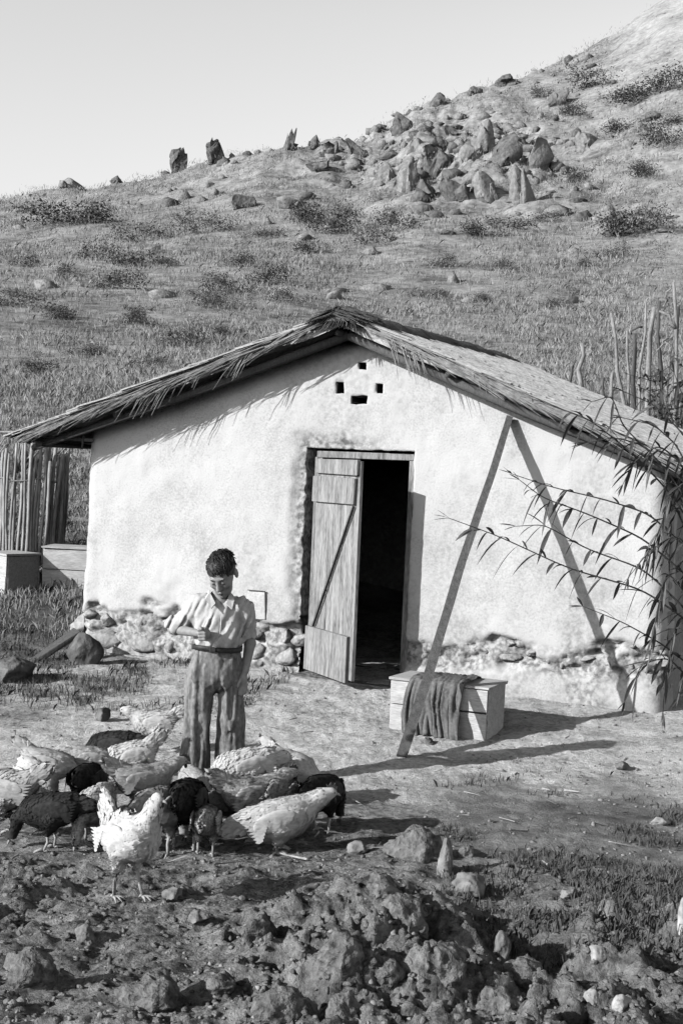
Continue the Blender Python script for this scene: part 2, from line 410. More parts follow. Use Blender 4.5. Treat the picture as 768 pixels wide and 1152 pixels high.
# ------------------------------------------------------------------ hut (local x = along the facade, y = into the hut, z up)
RIDGE_U, RIDGE_Z = -.13, 3.06
SLL, SLR = .34, .39
ROOF_L, OVH = 4.3, .36
def roof_top(u): return RIDGE_Z - np.where(np.asarray(u) < RIDGE_U, SLL, SLR) * np.abs(np.asarray(u) - RIDGE_U)
WL, WR = -2.86, 2.54
hut = empty('plastered_hut', HUT_O, -HA, 'low whitewashed hut with a thatched gable roof and a half open plank door', 'hut')
DOOR = (-.575, .425, 0.0, 1.965)
vents = []
for (px, py, w_, h_) in [(408, 412, 10, 8), (383, 436, 10, 13), (404, 450, 20, 10), (427, 437, 8, 11)]:
    q = on_plane(px, py); s_ = 11.9 / FPX
    vents.append((q[0] - w_ * s_ / 2, q[0] + w_ * s_ / 2, q[2] - h_ * s_ / 2, q[2] + h_ * s_ / 2))

def worn_plaster():
    m = M['plaster']; nt = m.node_tree; N = nt.nodes; L = nt.links; b = N['Principled BSDF']
    src = b.inputs['Base Color'].links[0].from_socket
    at = N.new('ShaderNodeAttribute'); at.attribute_name = 'worn'
    tc = N.new('ShaderNodeTexCoord'); n = N.new('ShaderNodeTexNoise'); n.inputs['Scale'].default_value = 24; n.inputs['Detail'].default_value = 6; L.new(tc.outputs['Object'], n.inputs['Vector'])
    r = N.new('ShaderNodeValToRGB'); e = r.color_ramp.elements; e[0].position = .38; e[1].position = .62; e[0].color = (.17, .17, .17, 1); e[1].color = (.52, .52, .52, 1); L.new(n.outputs['Fac'], r.inputs[0])
    x = N.new('ShaderNodeMix'); x.data_type = 'RGBA'; L.new(at.outputs['Fac'], x.inputs[0]); L.new(src, x.inputs[6]); L.new(r.outputs[0], x.inputs[7]); L.new(x.outputs[2], b.inputs['Base Color'])
worn_plaster()
def front_wall():
    us = set(np.round(np.arange(WL, WR, .026), 4)) | {WL, WR, DOOR[0], DOOR[1]}
    zs = set(np.round(np.arange(-.35, .7, .022), 4)) | set(np.round(np.arange(.7, 1.0, .035), 4)) | {DOOR[2], DOOR[3]}
    zs |= set(np.round(np.arange(1.0, 2.99, .035), 4))
    for v in vents: us |= {v[0], v[1]}; zs |= {v[2], v[3]}
    us = np.array(sorted(us)); zs = np.array(sorted(zs))
    keep_u = {DOOR[0], DOOR[1], WL, WR} | {v[0] for v in vents} | {v[1] for v in vents}
    us = np.array([u for i, u in enumerate(us) if u in keep_u or min(abs(u - k) for k in keep_u) > .006])
    keep_z = {DOOR[2], DOOR[3]} | {v[2] for v in vents} | {v[3] for v in vents}
    zs = np.array([z for z in zs if z in keep_z or min(abs(z - k) for k in keep_z) > .006])
    U, Zb = np.meshgrid(us, zs, indexing='ij')
    top = roof_top(U) - .07
    Z = np.minimum(Zb, top)
    def inside(u, z, b, e=.0): return (u > b[0] + e) & (u < b[1] - e) & (z > b[2] + e) & (z < b[3] - e)
    bul = .022 * fbm2(U * 1.1, Z * 1.1, 3, 51) + .010 * fbm2(U * 5, Z * 5, 3, 52) + .004 * fbm2(U * 16, Z * 16, 3, 53)
    # ragged plaster: blown patches at the base and round the door
    ed = np.minimum(np.maximum(np.maximum(DOOR[0] - U, U - DOOR[1]), Z - DOOR[3]), 1)
    rag = sstep(.16, .02, ed + .07 * fbm2(U * 7, Z * 7, 3, 54)) * sstep(.3, -.3, U)
    base = sstep(.42, .36, Z + .20 * fbm2(U * 2.4, Z * 5, 4, 55)) * np.where(U > 0, sstep(.16, .30, Z + .12 * fbm2(U * 2, Z * 3, 3, 59)), 1)
    bul = bul - rag * (.03 + .03 * fbm2(U * 14, Z * 14, 3, 56)) - base * (.055 + .08 * fbm2(U * 6.5, Z * 9, 4, 57) + .05 * np.abs(fbm2(U * 17, Z * 20, 3, 60)))
    yy = -bul
    jx, jz = .008 * fbm2(U * 21, Z * 21, 2, 65), .008 * fbm2(U * 21, Z * 21, 2, 66)
    for e in (WL, WR):
        d = np.abs(U - e); yy = yy + np.where(d < .14, .14 - np.sqrt(np.maximum(.14 ** 2 - (.14 - d) ** 2, 0)), 0)
    bat = .035 * np.clip((1.2 - Z), 0, 1.5)
    Ub = U + np.where(U < -2, -bat * sstep(-2, WL, U), np.where(U > 2, bat * sstep(2, WR, U), 0))
    Ub = Ub + jx; Z = Z + jz
    Ub = Ub - np.where((np.abs(U - DOOR[0]) < .001) & (Z < 1.97) & (Z > 0), .055 * np.abs(fbm2(U * 3, Z * 9, 4, 58)) + .02 * sstep(1., .3, Z), 0)
    V = np.stack([Ub, yy, Z], -1).reshape(-1, 3)
    n, m = U.shape; I = np.arange(n * m).reshape(n, m)
    uc = (U[:-1, :-1] + U[1:, 1:]) / 2; zc = (Zb[:-1, :-1] + Zb[1:, 1:]) / 2
    worn = np.clip(base * .9 + rag * .9 + .5 * sstep(.75, .0, Z + .5 * fbm2(U * 1.7, Z * 1.2, 4, 62)) * sstep(.4, .62, vn2(U * 5, Z * 5, 63)) + .32 * sstep(.50, .72, fbm2(U * 1.6, Z * .6, 6, 64, .7) * .5 + .5), 0, 1).ravel()
    ok = (Zb[:-1, :-1] < np.minimum(top[:-1, :-1], top[1:, 1:]) + .02) & ~inside(uc, zc, DOOR)
    for v in vents: ok &= ~inside(uc, zc, v)
    F = np.stack([I[:-1, :-1], I[1:, :-1], I[1:, 1:], I[:-1, 1:]], -1)[ok]
    # close the openings with their reveals
    me = mesh_np('wall', V, F)
    wa = me.attributes.new('worn', 'FLOAT', 'POINT'); wa.data.foreach_set('value', worn.astype(np.float32))
    bm = bmesh.new(); bm.from_mesh(me)
    bm.verts.ensure_lookup_table()
    loose = [v for v in bm.verts if not v.link_faces]; bmesh.ops.delete(bm, geom=loose, context='VERTS')
    ed_ = [e for e in bm.edges if e.is_boundary]
    ret = bmesh.ops.extrude_edge_only(bm, edges=ed_)
    for v in [g for g in ret['geom'] if isinstance(g, bmesh.types.BMVert)]: v.co.y = .40
    bmesh.ops.recalc_face_normals(bm, faces=bm.faces[:])
    bm.to_mesh(me); bm.free()
    o = link('wall', me, 'plaster', hut, True)
    return o
front_wall()
# side and back walls, floor level inside
def side_wall(u0, u1, y0, y1):
    b = MB(); n = 30
    zt = float(roof_top(u1)) - .09
    ys = np.linspace(y0, y1, n); zs = np.linspace(-.4, zt, 30)
    V = []; 
    for y in ys:
        for z in zs: V.append((u1 + (1 if u1 > 0 else -1) * (.035 * max(0, 1.2 - z) + .02 * fbm2(np.array(y * 2.), np.array(z * 2.), 3, 61).item()), y, z))
    F = [(i * 30 + j, i * 30 + j + 1, (i + 1) * 30 + j + 1, (i + 1) * 30 + j) for i in range(n - 1) for j in range(29)]
    b.add(V, F)
    b.box(((u0 + u1) / 2, (y0 + y1) / 2, zt / 2 - .2), (abs(u1 - u0) - .06, y1 - y0 - .02, zt + .36))
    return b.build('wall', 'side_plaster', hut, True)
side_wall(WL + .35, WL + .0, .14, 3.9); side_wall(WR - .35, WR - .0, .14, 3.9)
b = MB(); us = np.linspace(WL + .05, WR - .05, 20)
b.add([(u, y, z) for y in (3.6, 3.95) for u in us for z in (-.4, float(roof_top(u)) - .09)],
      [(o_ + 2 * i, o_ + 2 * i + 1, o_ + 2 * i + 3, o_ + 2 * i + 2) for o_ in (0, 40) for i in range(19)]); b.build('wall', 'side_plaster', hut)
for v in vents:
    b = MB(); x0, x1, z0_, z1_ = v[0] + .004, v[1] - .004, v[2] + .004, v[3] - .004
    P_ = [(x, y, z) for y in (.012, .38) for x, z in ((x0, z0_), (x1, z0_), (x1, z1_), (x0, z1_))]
    b.add(P_, [(0, 1, 5, 4), (1, 2, 6, 5), (2, 3, 7, 6), (3, 0, 4, 7), (4, 5, 6, 7)]); b.build('vent_dark_lining', 'void', hut)  # dark liner added so the openings read black
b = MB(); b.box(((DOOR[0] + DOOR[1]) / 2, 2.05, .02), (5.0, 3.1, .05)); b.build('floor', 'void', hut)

# rubble footing: separate stones showing through the plaster
foot = MB(); foot.box(((WL + WR) / 2, .17, -.16), (WR - WL - .1, .28, .30)); foot = foot.build('footing', 'footing', hut)
def footing_stones():
    k = 0
    spots = []
    u = .62
    while u < 2.5:        # right hand course
        w_ = rng.uniform(.10, .24)
        spots.append((u + w_ / 2, rng.uniform(.30, .40), w_, rng.uniform(.07, .13)))
        if rng.random() < .6: spots.append((u + w_ / 2, rng.uniform(.42, .52), w_ * .8, rng.uniform(.05, .09)))
        u += w_ + rng.uniform(.0, .05)
    for row, (z0, hh) in enumerate(((-.06, .2), (.13, .2), (.30, .13))):
        u = -2.84
        while u < -.62:
            w_ = rng.uniform(.16, .42) if row < 2 else rng.uniform(.1, .22)
            if rng.random() < .8: spots.append((u + w_ / 2, z0 + rng.uniform(-.02, .03), w_ * 1.04, hh * rng.uniform(.85, 1.1)))
            u += w_ + rng.uniform(.0, .03)
    for (u, z, w_, h_) in spots:
        me = rock_mesh('footing_stone', 500 + k, (w_, .17, h_), 3, 11, .16); k += 1
        o = link('footing_stone', me, 'footing', foot, True); o.location = (u, rng.uniform(.075, .108), z); o.rotation_euler = (0, rng.uniform(-.2, .2), 0)
footing_stones()

# blocked niche beside the boy
q = on_plane(288, 681)
b = MB(); b.box((q[0], .016, q[2]), (.19, .05, .25), jit=.004); niche = b.build('blocked_niche', 'plaster', hut, bevel=.008)
b = MB(); b.box((q[0], -.008, q[2] + .130), (.17, .016, .006)); b.build('niche_edge', 'old_wood', niche)

# door frame and door
fr = empty('door_frame', (0, 0, 0)); fr.parent = hut
for nm, c, d in (('jamb', (DOOR[0] + .095, .105, .955), (.07, .10, 1.86)), ('jamb', (DOOR[1] - .035, .105, .955), (.06, .10, 1.86)), ('lintel', ((DOOR[0] + DOOR[1]) / 2 + .03, .10, 1.912), (.90, .105, .058))):
    b = MB(); b.box(c, d, jit=.002); b.build(nm, 'wood', fr, bevel=.006)
b = MB(); b.box(((DOOR[0] + DOOR[1]) / 2, .02, -.05), (.98, .42, .11), jit=.006); b.build('threshold', 'rock', hut, bevel=.012)

door = empty('door', (DOOR[0] + .115, .03, .0)); door.parent = hut; door.rotation_euler = (0, 0, -R(39))
DW = .80
xs = [0, .27, .53, DW]
planks = MB()
for i in range(3):
    planks.box(((xs[i] + xs[i + 1]) / 2, 0, .96), (xs[i + 1] - xs[i] - .007, .026, 1.80), jit=.002)
planks.build('plank', 'wood', door, bevel=.003)
for z0, z1, x0, x1 in ((1.50, 1.72, -.03, DW - .05), (.04, .42, -.05, DW - .06), (1.745, 1.87, .02, DW - .01)):
    b = MB(); b.box(((x0 + x1) / 2, -.030, (z0 + z1) / 2), (x1 - x0, .028, z1 - z0), jit=.003); b.build('ledge', 'wood', door, bevel=.004)
# thin dark strip standing in for a shadowed gap, free edge to hinge side
p0, p1 = np.array([.08, -.024, .43]), np.array([DW - .06, -.024, 1.49])
d_ = p1 - p0; L_ = np.linalg.norm(d_); ang = math.atan2(d_[2], d_[0])
Ry = [[math.cos(ang), 0, -math.sin(ang)], [0, 1, 0], [math.sin(ang), 0, math.cos(ang)]]
b = MB(); b.box((p0 + p1) / 2 + np.array([0, -.012, 0]), (L_, .020, .016), Ry); b.build('dark_strip', 'old_wood', door)
# ---- roof
roof = empty('roof', (0, 0, 0)); roof.parent = hut
def straw_quads(b, base, dirs, lens, wid, droop=0):
    pass
def slope_part(side):
    sl = SLL if side < 0 else SLR
    umax = (-3.37 if side < 0 else 3.0)
    nu, ny = 60, 260
    us = np.linspace(RIDGE_U, umax, nu); ys = np.linspace(-OVH, ROOF_L, ny)
    U, Yv = np.meshgrid(us, ys, indexing='ij')
    t = np.abs(U - RIDGE_U) / abs(umax - RIDGE_U)
    th = .085 - .04 * t ** 3 + .02 * fbm2(U * 5, Yv * 5, 3, 79)
    tz = RIDGE_Z - sl * np.abs(U - RIDGE_U) + .022 * fbm2(U * 1.6, Yv * 6, 4, 71 + side) + .035 * fbm2(U * 1.1 + Yv, Yv * 11, 3, 73 + side)
    tz = tz + .05 * (sstep(0, ROOF_L, Yv))
    Ur = U + np.where(np.abs(U - umax) < .02, .05 * side * fbm2(Yv * 6, Yv * 0, 3, 75), 0)
    Yr = Yv - np.where(Yv < -OVH + .01, .09 * (fbm2(U * 5, U * 0, 4, 77, .7) + .1), 0)
    top = np.stack([Ur, Yr, tz], -1).reshape(-1, 3); bot = np.stack([U, Yv + np.where(Yv < -OVH + .01, .015, 0), tz - th], -1).reshape(-1, 3)
    I = np.arange(nu * ny).reshape(nu, ny); n0 = nu * ny
    F = list(np.stack([I[:-1, :-1], I[1:, :-1], I[1:, 1:], I[:-1, 1:]], -1).reshape(-1, 4))
    F += list(np.stack([I[:-1, :-1], I[:-1, 1:], I[1:, 1:], I[1:, :-1]], -1).reshape(-1, 4) + n0)
    ring = list(I[:, 0]) + list(I[-1, 1:]) + list(I[::-1, -1][1:]) + list(I[0, ::-1][1:-1])
    F += [np.array([ring[i], ring[(i + 1) % len(ring)], ring[(i + 1) % len(ring)] + n0, ring[i] + n0]) for i in range(len(ring))]
    V = np.concatenate([top, bot])
    # loose reeds lying on the slope
    n = 5200; y0 = np.where(rng.random(n) < .22, rng.uniform(-OVH - .03, -OVH + .06, n), rng.uniform(-OVH, ROOF_L, n))
    L = rng.uniform(.35, 1.0, n); s0 = rng.uniform(-.02, 1.0, n) ** .9 * (abs(umax - RIDGE_U) - .35)
    s1 = np.minimum(s0 + L, abs(umax - RIDGE_U) + rng.uniform(-.02, .10, n))
    yj = rng.normal(0, .03, n); wd = rng.uniform(.004, .010, n)
    def pt(s, y, lift): return np.stack([RIDGE_U + side * s, y, RIDGE_Z - sl * s + .05 * sstep(0, ROOF_L, y) + lift], -1)
    l0 = rng.uniform(.002, .02, n); l1 = rng.uniform(.008, .04, n)
    A = pt(s0, y0 - wd, l0); B = pt(s0, y0 + wd, l0); Cc = pt(s1, y0 + yj + wd, l1); D = pt(s1, y0 + yj - wd, l1)
    rdg = np.array([0, 0, 1.]) * (wd[:, None] * 1.6); A2, C2 = (A + B) / 2 + rdg, (Cc + D) / 2 + rdg
    Vs = np.concatenate([np.stack([A, A2, C2, D], 1), np.stack([A2, B, Cc, C2], 1)]).reshape(-1, 3); Fs = np.arange(8 * n).reshape(2 * n, 4) + len(V)
    Vall = np.concatenate([V, Vs]); Fall = np.concatenate([np.array(F), Fs])
    o = link('thatch_slope', mesh_np('thatch_slope', Vall, Fall), 'thatch', roof, False)
    return o
tl = slope_part(-1); tr = slope_part(1)
# hanging reed fringes
def fringe(parent, u_rng, n, lmin, lmax, lean, side, y=-OVH):
    b = MB()
    for i in range(n):
        u = random.uniform(*u_rng); L = random.uniform(lmin, lmax); z = float(roof_top(u)) - random.uniform(-.01, .05)
        p = np.array([u, y - random.uniform(0, .04), z]); pts = [p]; le = lean * random.uniform(.7, 1.3)
        for k in range(1, 5):
            t = k / 4; pts.append(p + np.array([side * L * le * t, -.03 * t, -L * (.15 * t + .7 * t * t)]))
        b.tube(pts, [.0045, .004, .0035, .003, .0015], 4, False)
    return b.build('hanging_reeds', 'straw', parent)
fringe(tl, (-2.0, -1.35), 20, .20, .40, .75, -1); fringe(tl, (-.95, -.8), 8, .28, .40, .75, -1); fringe(tl, (-3.2, -2.2), 12, .06, .16, .8, -1)
fringe(tr, (.25, .55), 20, .2, .42, .35, 1); fringe(tr, (.8, 2.9), 14, .06, .15, .5, 1)
# ridge cap of dark weathered thatch with a tuft over the gable point
def ridge_cap():
    V = []; ny, nk = 70, 15
    for i in range(ny):
        y = -OVH - .07 + (ROOF_L + OVH + .05) * i / (ny - 1)
        e = (.45, 1.0, 1.3, 1.35, 1.25)[i] if i < 5 else 1.0 + .25 * fbm2(np.array(y * 2.2), np.array(3.), 3, 82).item()
        for k in range(nk):
            t = -1 + 2 * k / (nk - 1)
            s = t * (.24 if t < 0 else .23) * e; sl = SLL if t < 0 else SLR
            h = .085 * (1 - t * t) ** .7 * e + .02 * (fbm2(np.array(y * 5), np.array(t * 3.), 3, 81).item()) - .02
            V.append((RIDGE_U + s, y, RIDGE_Z - sl * abs(s) + h + .05 * float(sstep(0, ROOF_L, y))))
    F = [(i * nk + k, i * nk + k + 1, (i + 1) * nk + k + 1, (i + 1) * nk + k) for i in range(ny - 1) for k in range(nk - 1)]
    F.append(tuple(range(nk))); 
    b = MB(); b.add(V, F)
    for i in range(1100):
        y = random.uniform(-OVH - .08, ROOF_L) if i > 300 else random.uniform(-OVH - .1, -OVH + .1)
        sd_ = random.choice((-1, 1)); s0 = random.uniform(.0, .16); s1 = s0 + random.uniform(.08, .2); sl = SLL if sd_ < 0 else SLR
        z0 = RIDGE_Z - sl * s0 + .06 * (1 - s0 / .3) + .05 * float(sstep(0, ROOF_L, y)); z1 = RIDGE_Z - sl * s1 + random.uniform(.0, .05) + .05 * float(sstep(0, ROOF_L, y))
        w_ = random.uniform(.003, .007); dy = random.gauss(0, .05)
        b.add([(RIDGE_U + sd_ * s0, y - w_, z0), (RIDGE_U + sd_ * s0, y + w_, z0), (RIDGE_U + sd_ * s1, y + dy + w_, z1), (RIDGE_U + sd_ * s1, y + dy - w_, z1)], [(0, 1, 2, 3)])
    return b.build('ridge_cap', 'thatch_dark', roof)
ridge_cap()
def strand(b, p0, p1, sag, r):
    p0, p1 = np.array(p0), np.array(p1)
    b.tube([p0 + (p1 - p0) * t - np.array([0, 0, sag * t * t]) for t in (0, .35, .7, 1)], [r, r, r * .8, r * .3], 4, False)
b = MB()      # dark tousled bundle bent over the gable point
for i in range(300):
    y = random.uniform(-OVH - .10, -OVH + .30); sd_ = random.choice((-1, 1)); L = random.uniform(.12, .32); sl = SLL if sd_ < 0 else SLR
    z0 = RIDGE_Z + random.uniform(.0, .075); x0 = RIDGE_U - sd_ * random.uniform(0, .06)
    strand(b, (x0, y, z0), (RIDGE_U + sd_ * L, y + random.gauss(0, .05), z0 - sl * L * .6 + random.uniform(-.02, .03)), random.uniform(.0, .06), random.uniform(.004, .008))
for i in range(60):
    a = random.uniform(-.9, .9); y = -OVH + random.uniform(-.02, .1); L = random.uniform(.10, .2)
    strand(b, (RIDGE_U + .1 * a, y, RIDGE_Z + .04 - .05 * abs(a)), (RIDGE_U + .22 * a, -OVH - random.uniform(.06, .13), RIDGE_Z - .02 - L * .35 - .05 * abs(a)), .03, random.uniform(.004, .007))
b.build('ridge_tuft', 'thatch_dark', roof)
for sd_, par, umax, n in ((-1, tl, 3.2, 230), (1, tr, 2.9, 150)):   # reeds working loose along the gable edge
    b = MB(); sl = SLL if sd_ < 0 else SLR
    for i in range(n):
        s0 = random.uniform(.1, umax - .3); L = random.uniform(.25, .8); s1 = min(s0 + L, umax + random.uniform(-.05, .08)); y = -OVH + random.uniform(-.05, .03)
        z0 = RIDGE_Z - sl * s0 + random.uniform(-.05, .02); z1 = RIDGE_Z - sl * s1 + random.uniform(-.08, .02)
        strand(b, (RIDGE_U + sd_ * s0, y, z0), (RIDGE_U + sd_ * s1, y - random.uniform(-.01, .05), z1), random.uniform(0, .05), random.uniform(.003, .006))
    b.build('loose_reeds', 'straw', par)
# rafters and purlins carrying the thatch
for side, ue, sl in ((-1, -3.3, SLL), (1, 2.95, SLR)):
    for y in (-OVH + .16, 1.2, 2.4, 3.6):
        b = MB(); b.tube([(RIDGE_U, y, RIDGE_Z - .15), ((RIDGE_U + ue) / 2, y + .01, float(roof_top((RIDGE_U + ue) / 2)) - .155), (ue, y, float(roof_top(ue)) - .12)], [.04, .038, .03], 8); b.build('rafter', 'old_wood', roof, True)
    for s in (.02, .35, .7, .97) if side < 0 else (.3, .62, .95):
        u = RIDGE_U + (ue - RIDGE_U) * s
        b = MB(); b.tube([(u, -OVH + .06, float(roof_top(u)) - .115), (u, ROOF_L - .1, float(roof_top(u)) - .08)], .026, 8); b.build('purlin', 'old_wood', roof, True)
q0, q1 = on_plane(50, 494, .2), on_plane(96, 495, .05)
b = MB(); b.tube([(q0[0] - .1, -.2, q0[2] + .02), (q1[0] + .05, -.0, q1[2])], .018, 7); b.build('eave_stick', 'stake', roof, True)
q0 = on_plane(94, 497, .1); b = MB(); b.tube([(q0[0], -.1, q0[2] + .08), (q0[0] - .01, -.1, q0[2] - .07)], [.014, .008], 6); b.build('peg', 'old_wood', roof, True)
q0, q1 = on_plane(-60, 483, .36), on_plane(18, 490, .36); b = MB(); b.tube([(q0[0], -.36, q0[2]), (q1[0] + .15, -.3, q1[2] + .03)], .007, 5); b.build('eave_wire', 'straw', roof)

# ------------------------------------------------------------------ leaning pole
F_ = ground_hit(451, 852); F_ = to_hut(F_)
T_ = on_plane(572, 470, .03)
Fw = hut_pt(*F_); Tw = hut_pt(T_[0], .030, T_[2])
ax = Tw - Fw; Lp = np.linalg.norm(ax); az = ax / Lp; a1 = np.cross(az, CAM - Fw); a1 /= np.linalg.norm(a1); a2 = np.cross(az, a1)
b = MB(); V = []
for i in range(25):
    t = i / 24; wv = .036 - .009 * t; wd = .026
    c = Fw + ax * t + a1 * .007 * math.sin(t * 9) 
    for sx, sy in ((-1, -1), (1, -1), (1, 1), (-1, 1)): V.append(c + a1 * sx * wv * (1 + .05 * math.sin(t * 31 + sx)) + a2 * sy * wd)
b.add(V, [(4 * i + k, 4 * i + (k + 1) % 4, 4 * i + 4 + (k + 1) % 4, 4 * i + 4 + k) for i in range(24) for k in range(4)] + [(0, 1, 2, 3), (96, 97, 98, 99)])
o = b.build('leaning_pole', 'wood_dark', bevel=0); tag(o, 'long grey wooden pole leaning against the white wall right of the door', 'pole')

# ------------------------------------------------------------------ crate with sacking
cl = to_hut(ground_hit(438, 819)); CW, CD, CH = .74, .40, .375
cz = cl[2] - .02
crate = empty('wooden_crate', hut_pt(cl[0], cl[1], cz), -HA, 'pale long wooden crate on the ground below the leaning pole, draped with grey sacking', 'crate')
for nm, c, d in (('front_board', (CW / 2, 0, CH * .27), (CW, .02, CH * .52)), ('front_board', (CW / 2, .002, CH * .78), (CW, .02, CH * .44)),
                 ('back_board', (CW / 2, CD, CH / 2), (CW, .02, CH)), ('end_board', (.0, CD / 2, CH / 2), (.02, CD - .03, CH - .004)), ('end_board', (CW, CD / 2, CH / 2), (.02, CD - .03, CH - .004)),
                 ('lid', (CW / 2, CD / 2, CH + .012), (CW + .03, CD + .04, .022))):
    b = MB(); b.box(c, d, jit=.003); b.build(nm, 'crate', crate, bevel=.003)
def cloth():
    nx, nt = 70, 60; x0, x1 = .15, .58
    V = []
    path = [(CD * .95, CH - .05), (CD * .9, CH + .03), (.03, CH + .035), (-.03, CH + .015), (-.05, CH * .6), (-.085, .0)]
    L = [0]
    for a, c in zip(path[:-1], path[1:]): L.append(L[-1] + math.hypot(c[0] - a[0], c[1] - a[1]))
    for j in range(nt):
        s = L[-1] * j / (nt - 1); y = np.interp(s, L, [p[0] for p in path]); z = np.interp(s, L, [p[1] for p in path])
        hang = float(sstep(L[2] - .03, L[4], s))
        for i in range(nx):
            t = i / (nx - 1); x = x0 + (x1 - x0) * t + .03 * math.sin(j * .09 + 1) * hang + (.02 * fbm2(np.array(s * 6), np.array(t * 2.), 2, 91).item())
            f = .030 * math.sin(t * 30 + 1.9 * math.sin(s * 5) + 6.0 * fbm2(np.array(t * 5), np.array(s * 1.5), 2, 92).item()) * (.15 + .85 * hang)
            lift = .02 * abs(fbm2(np.array(t * 9), np.array(s * 7), 3, 93).item())
            end = .05 * fbm2(np.array(t * 6.), np.array(0.), 3, 94).item() * (hang ** 3)
            V.append((x, y - abs(f) * hang - f * .4 - .004 * hang, max(z + lift + end + (1 - hang) * abs(f) * .7, .0)))
    b = MB(); b.add(V, [(j * nx + i, j * nx + i + 1, (j + 1) * nx + i + 1, (j + 1) * nx + i) for j in range(nt - 1) for i in range(nx - 1)])
    o = b.build('sacking', 'cloth', None, True); o.location = crate.location; o.rotation_euler = crate.rotation_euler
    md = o.modifiers.new('thick', 'SOLIDIFY'); md.thickness = .006; md.offset = 1
    tag(o, 'creased dark grey sacking draped over the middle of the pale crate', 'cloth')
cloth()

# ------------------------------------------------------------------ boxes, cane screen and stone heap left of the hut
def plain_box(px, py, w_, d_, h_, rz, label):
    g = ground_hit(px, py)
    o = empty('wooden_box', (g[0], g[1], g[2] - .04), rz, label, 'box', 'wooden boxes beside the cane screen')
    for k, (c, dd) in enumerate((((w_ / 2, 0, h_ * .25), (w_, .022, h_ * .49)), ((w_ / 2, .003, h_ * .75), (w_, .022, h_ * .47)), ((w_ / 2, d_, h_ / 2), (w_, .022, h_)),
                 ((0, d_ / 2, h_ / 2), (.022, d_ - .03, h_ - .006)), ((w_, d_ / 2, h_ / 2), (.022, d_ - .03, h_ - .006)))):
        b = MB(); b.box(c, dd, jit=.004); b.build('side_board', 'crate', o, bevel=.003)
    b = MB(); b.box((w_ / 2, d_ / 2, h_ + .014), (w_ + .04, d_ + .05, .026), jit=.004); b.build('lid', 'crate', o, bevel=.004)
plain_box(48, 660, .62, .45, .46, R(-4), 'pale wooden box with a lid in the grass against the hut corner')
plain_box(-22, 664, .42, .45, .44, R(-36), 'pale wooden box with a dark right end in front of the cane screen')
def cane_screen():
    g = ground_hit(35, 640); D = g[1] + .35; Xc = ray(20, 600)[0] * D
    root = empty('cane_screen', (Xc, D, terrain(Xc, D).item() - .05), 0, 'round pen of upright dry canes standing left of the hut', 'screen')
    n = 46; rad = .52
    for i in range(n):
        a = math.pi + math.pi * 1.18 * (i / (n - 1)) - .2
        x, y = rad * math.cos(a), rad * math.sin(a) * .8
        h = 1.27 + random.uniform(-.14, .14); lx, ly = random.gauss(.02, .03), random.gauss(0, .02)
        r_ = random.uniform(.018, .027); pts = []; rr = []
        for k in range(9):
            t = k / 8; pts.append((x + lx * t + .012 * math.sin(t * 5 + i), y + ly * t, h * t)); rr.append(r_ * (1 - .25 * t) * (1.12 if k % 2 else .95))
        b = MB(); b.tube(pts, rr, 7); b.build('cane', 'cane', root, True)
    for i in range(22):       # loose tops leaning out of the bundle
        a = random.uniform(math.pi, 2 * math.pi); x, y = rad * .8 * math.cos(a), rad * .6 * math.sin(a)
        z0 = random.uniform(.9, 1.15); L = random.uniform(.25, .55); th = random.gauss(.05, .32)
        b = MB(); b.tube([(x, y, z0), (x + L * .5 * math.sin(th), y - .02, z0 + .5 * L * math.cos(th)), (x + L * math.sin(th), y - .02, z0 + L * math.cos(th))], [.015, .012, .006], 6); b.build('cane', 'cane', root, True)
    b = MB(); pts = [((rad + .02) * math.cos(math.pi * (1 + t)), (rad + .02) * .8 * math.sin(math.pi * (1 + t)), .95 + .02 * math.sin(t * 20)) for t in np.linspace(-.08, 1.1, 30)]
    b.tube(pts, .009, 6); b.build('binding', 'straw', root, True)
cane_screen()

def place_rock(name, px, py, w_, h_, m, label, cat='stone', seed=1, group=None, depth=1., sink=.3, sub=4, rot=None, facets=9, rough=.10):
    """px,py: where its foot meets the ground; w_,h_ in photo pixels at that distance"""
    g = ground_hit(px, py); s = g[1] / FPX
    W, Hh = w_ * s, h_ * s
    crag = name == 'boulder' and g[1] > 30
    me = crag_mesh(name, seed, (W, W * depth, Hh * (1 + sink)), sub) if crag else rock_mesh(name, seed, (W, W * depth, Hh * (1 + sink)), sub, facets, rough)
    o = link(name, me, m, None, not crag)
    o.location = (g[0], g[1] + W * depth * .35, g[2] + Hh * (1 + sink) * .5 - Hh * sink); o.rotation_euler = (random.uniform(-.1, .1), rot if rot is not None else random.uniform(-.2, .2), random.uniform(0, 6))
    if rot is not None: o.rotation_euler = (0, rot, 0)
    return tag(o, label, cat, group)
place_rock('stone', 98, 716, 46, 26, 'white_stone', 'pale block topping the stone heap at the left hut corner', seed=21, depth=.8, rot=0.05)
place_rock('stone', 93, 748, 40, 36, 'dark_rock', 'dark boulder standing in for the hollow under the pale block at the hut corner', seed=22, depth=.9)  # dark stone put where the heap has a shaded hole
place_rock('stone', 120, 722, 20, 34, 'rock', 'upright grey stone standing right of the heap at the hut corner', seed=23, depth=.8, rot=.1)
place_rock('boulder', 12, 768, 62, 34, 'dark_rock', 'large dark boulder on the ground at the left edge', 'boulder', seed=24, depth=.8)
place_rock('stone', 330, 744, 22, 28, 'white_stone', 'pale upright stone against the foot of the door frame', seed=25, depth=.7, rot=.08)
place_rock('stone', 116, 812, 20, 15, 'dark_rock', 'small dark stone in the yard behind the white hens', seed=26)
p0 = at_depth(32, 752, 12.6); p1 = at_depth(78, 706, 13.0)
g0 = ground_hit(36, 746); g1 = g0 + np.array([.36, .25, .27])
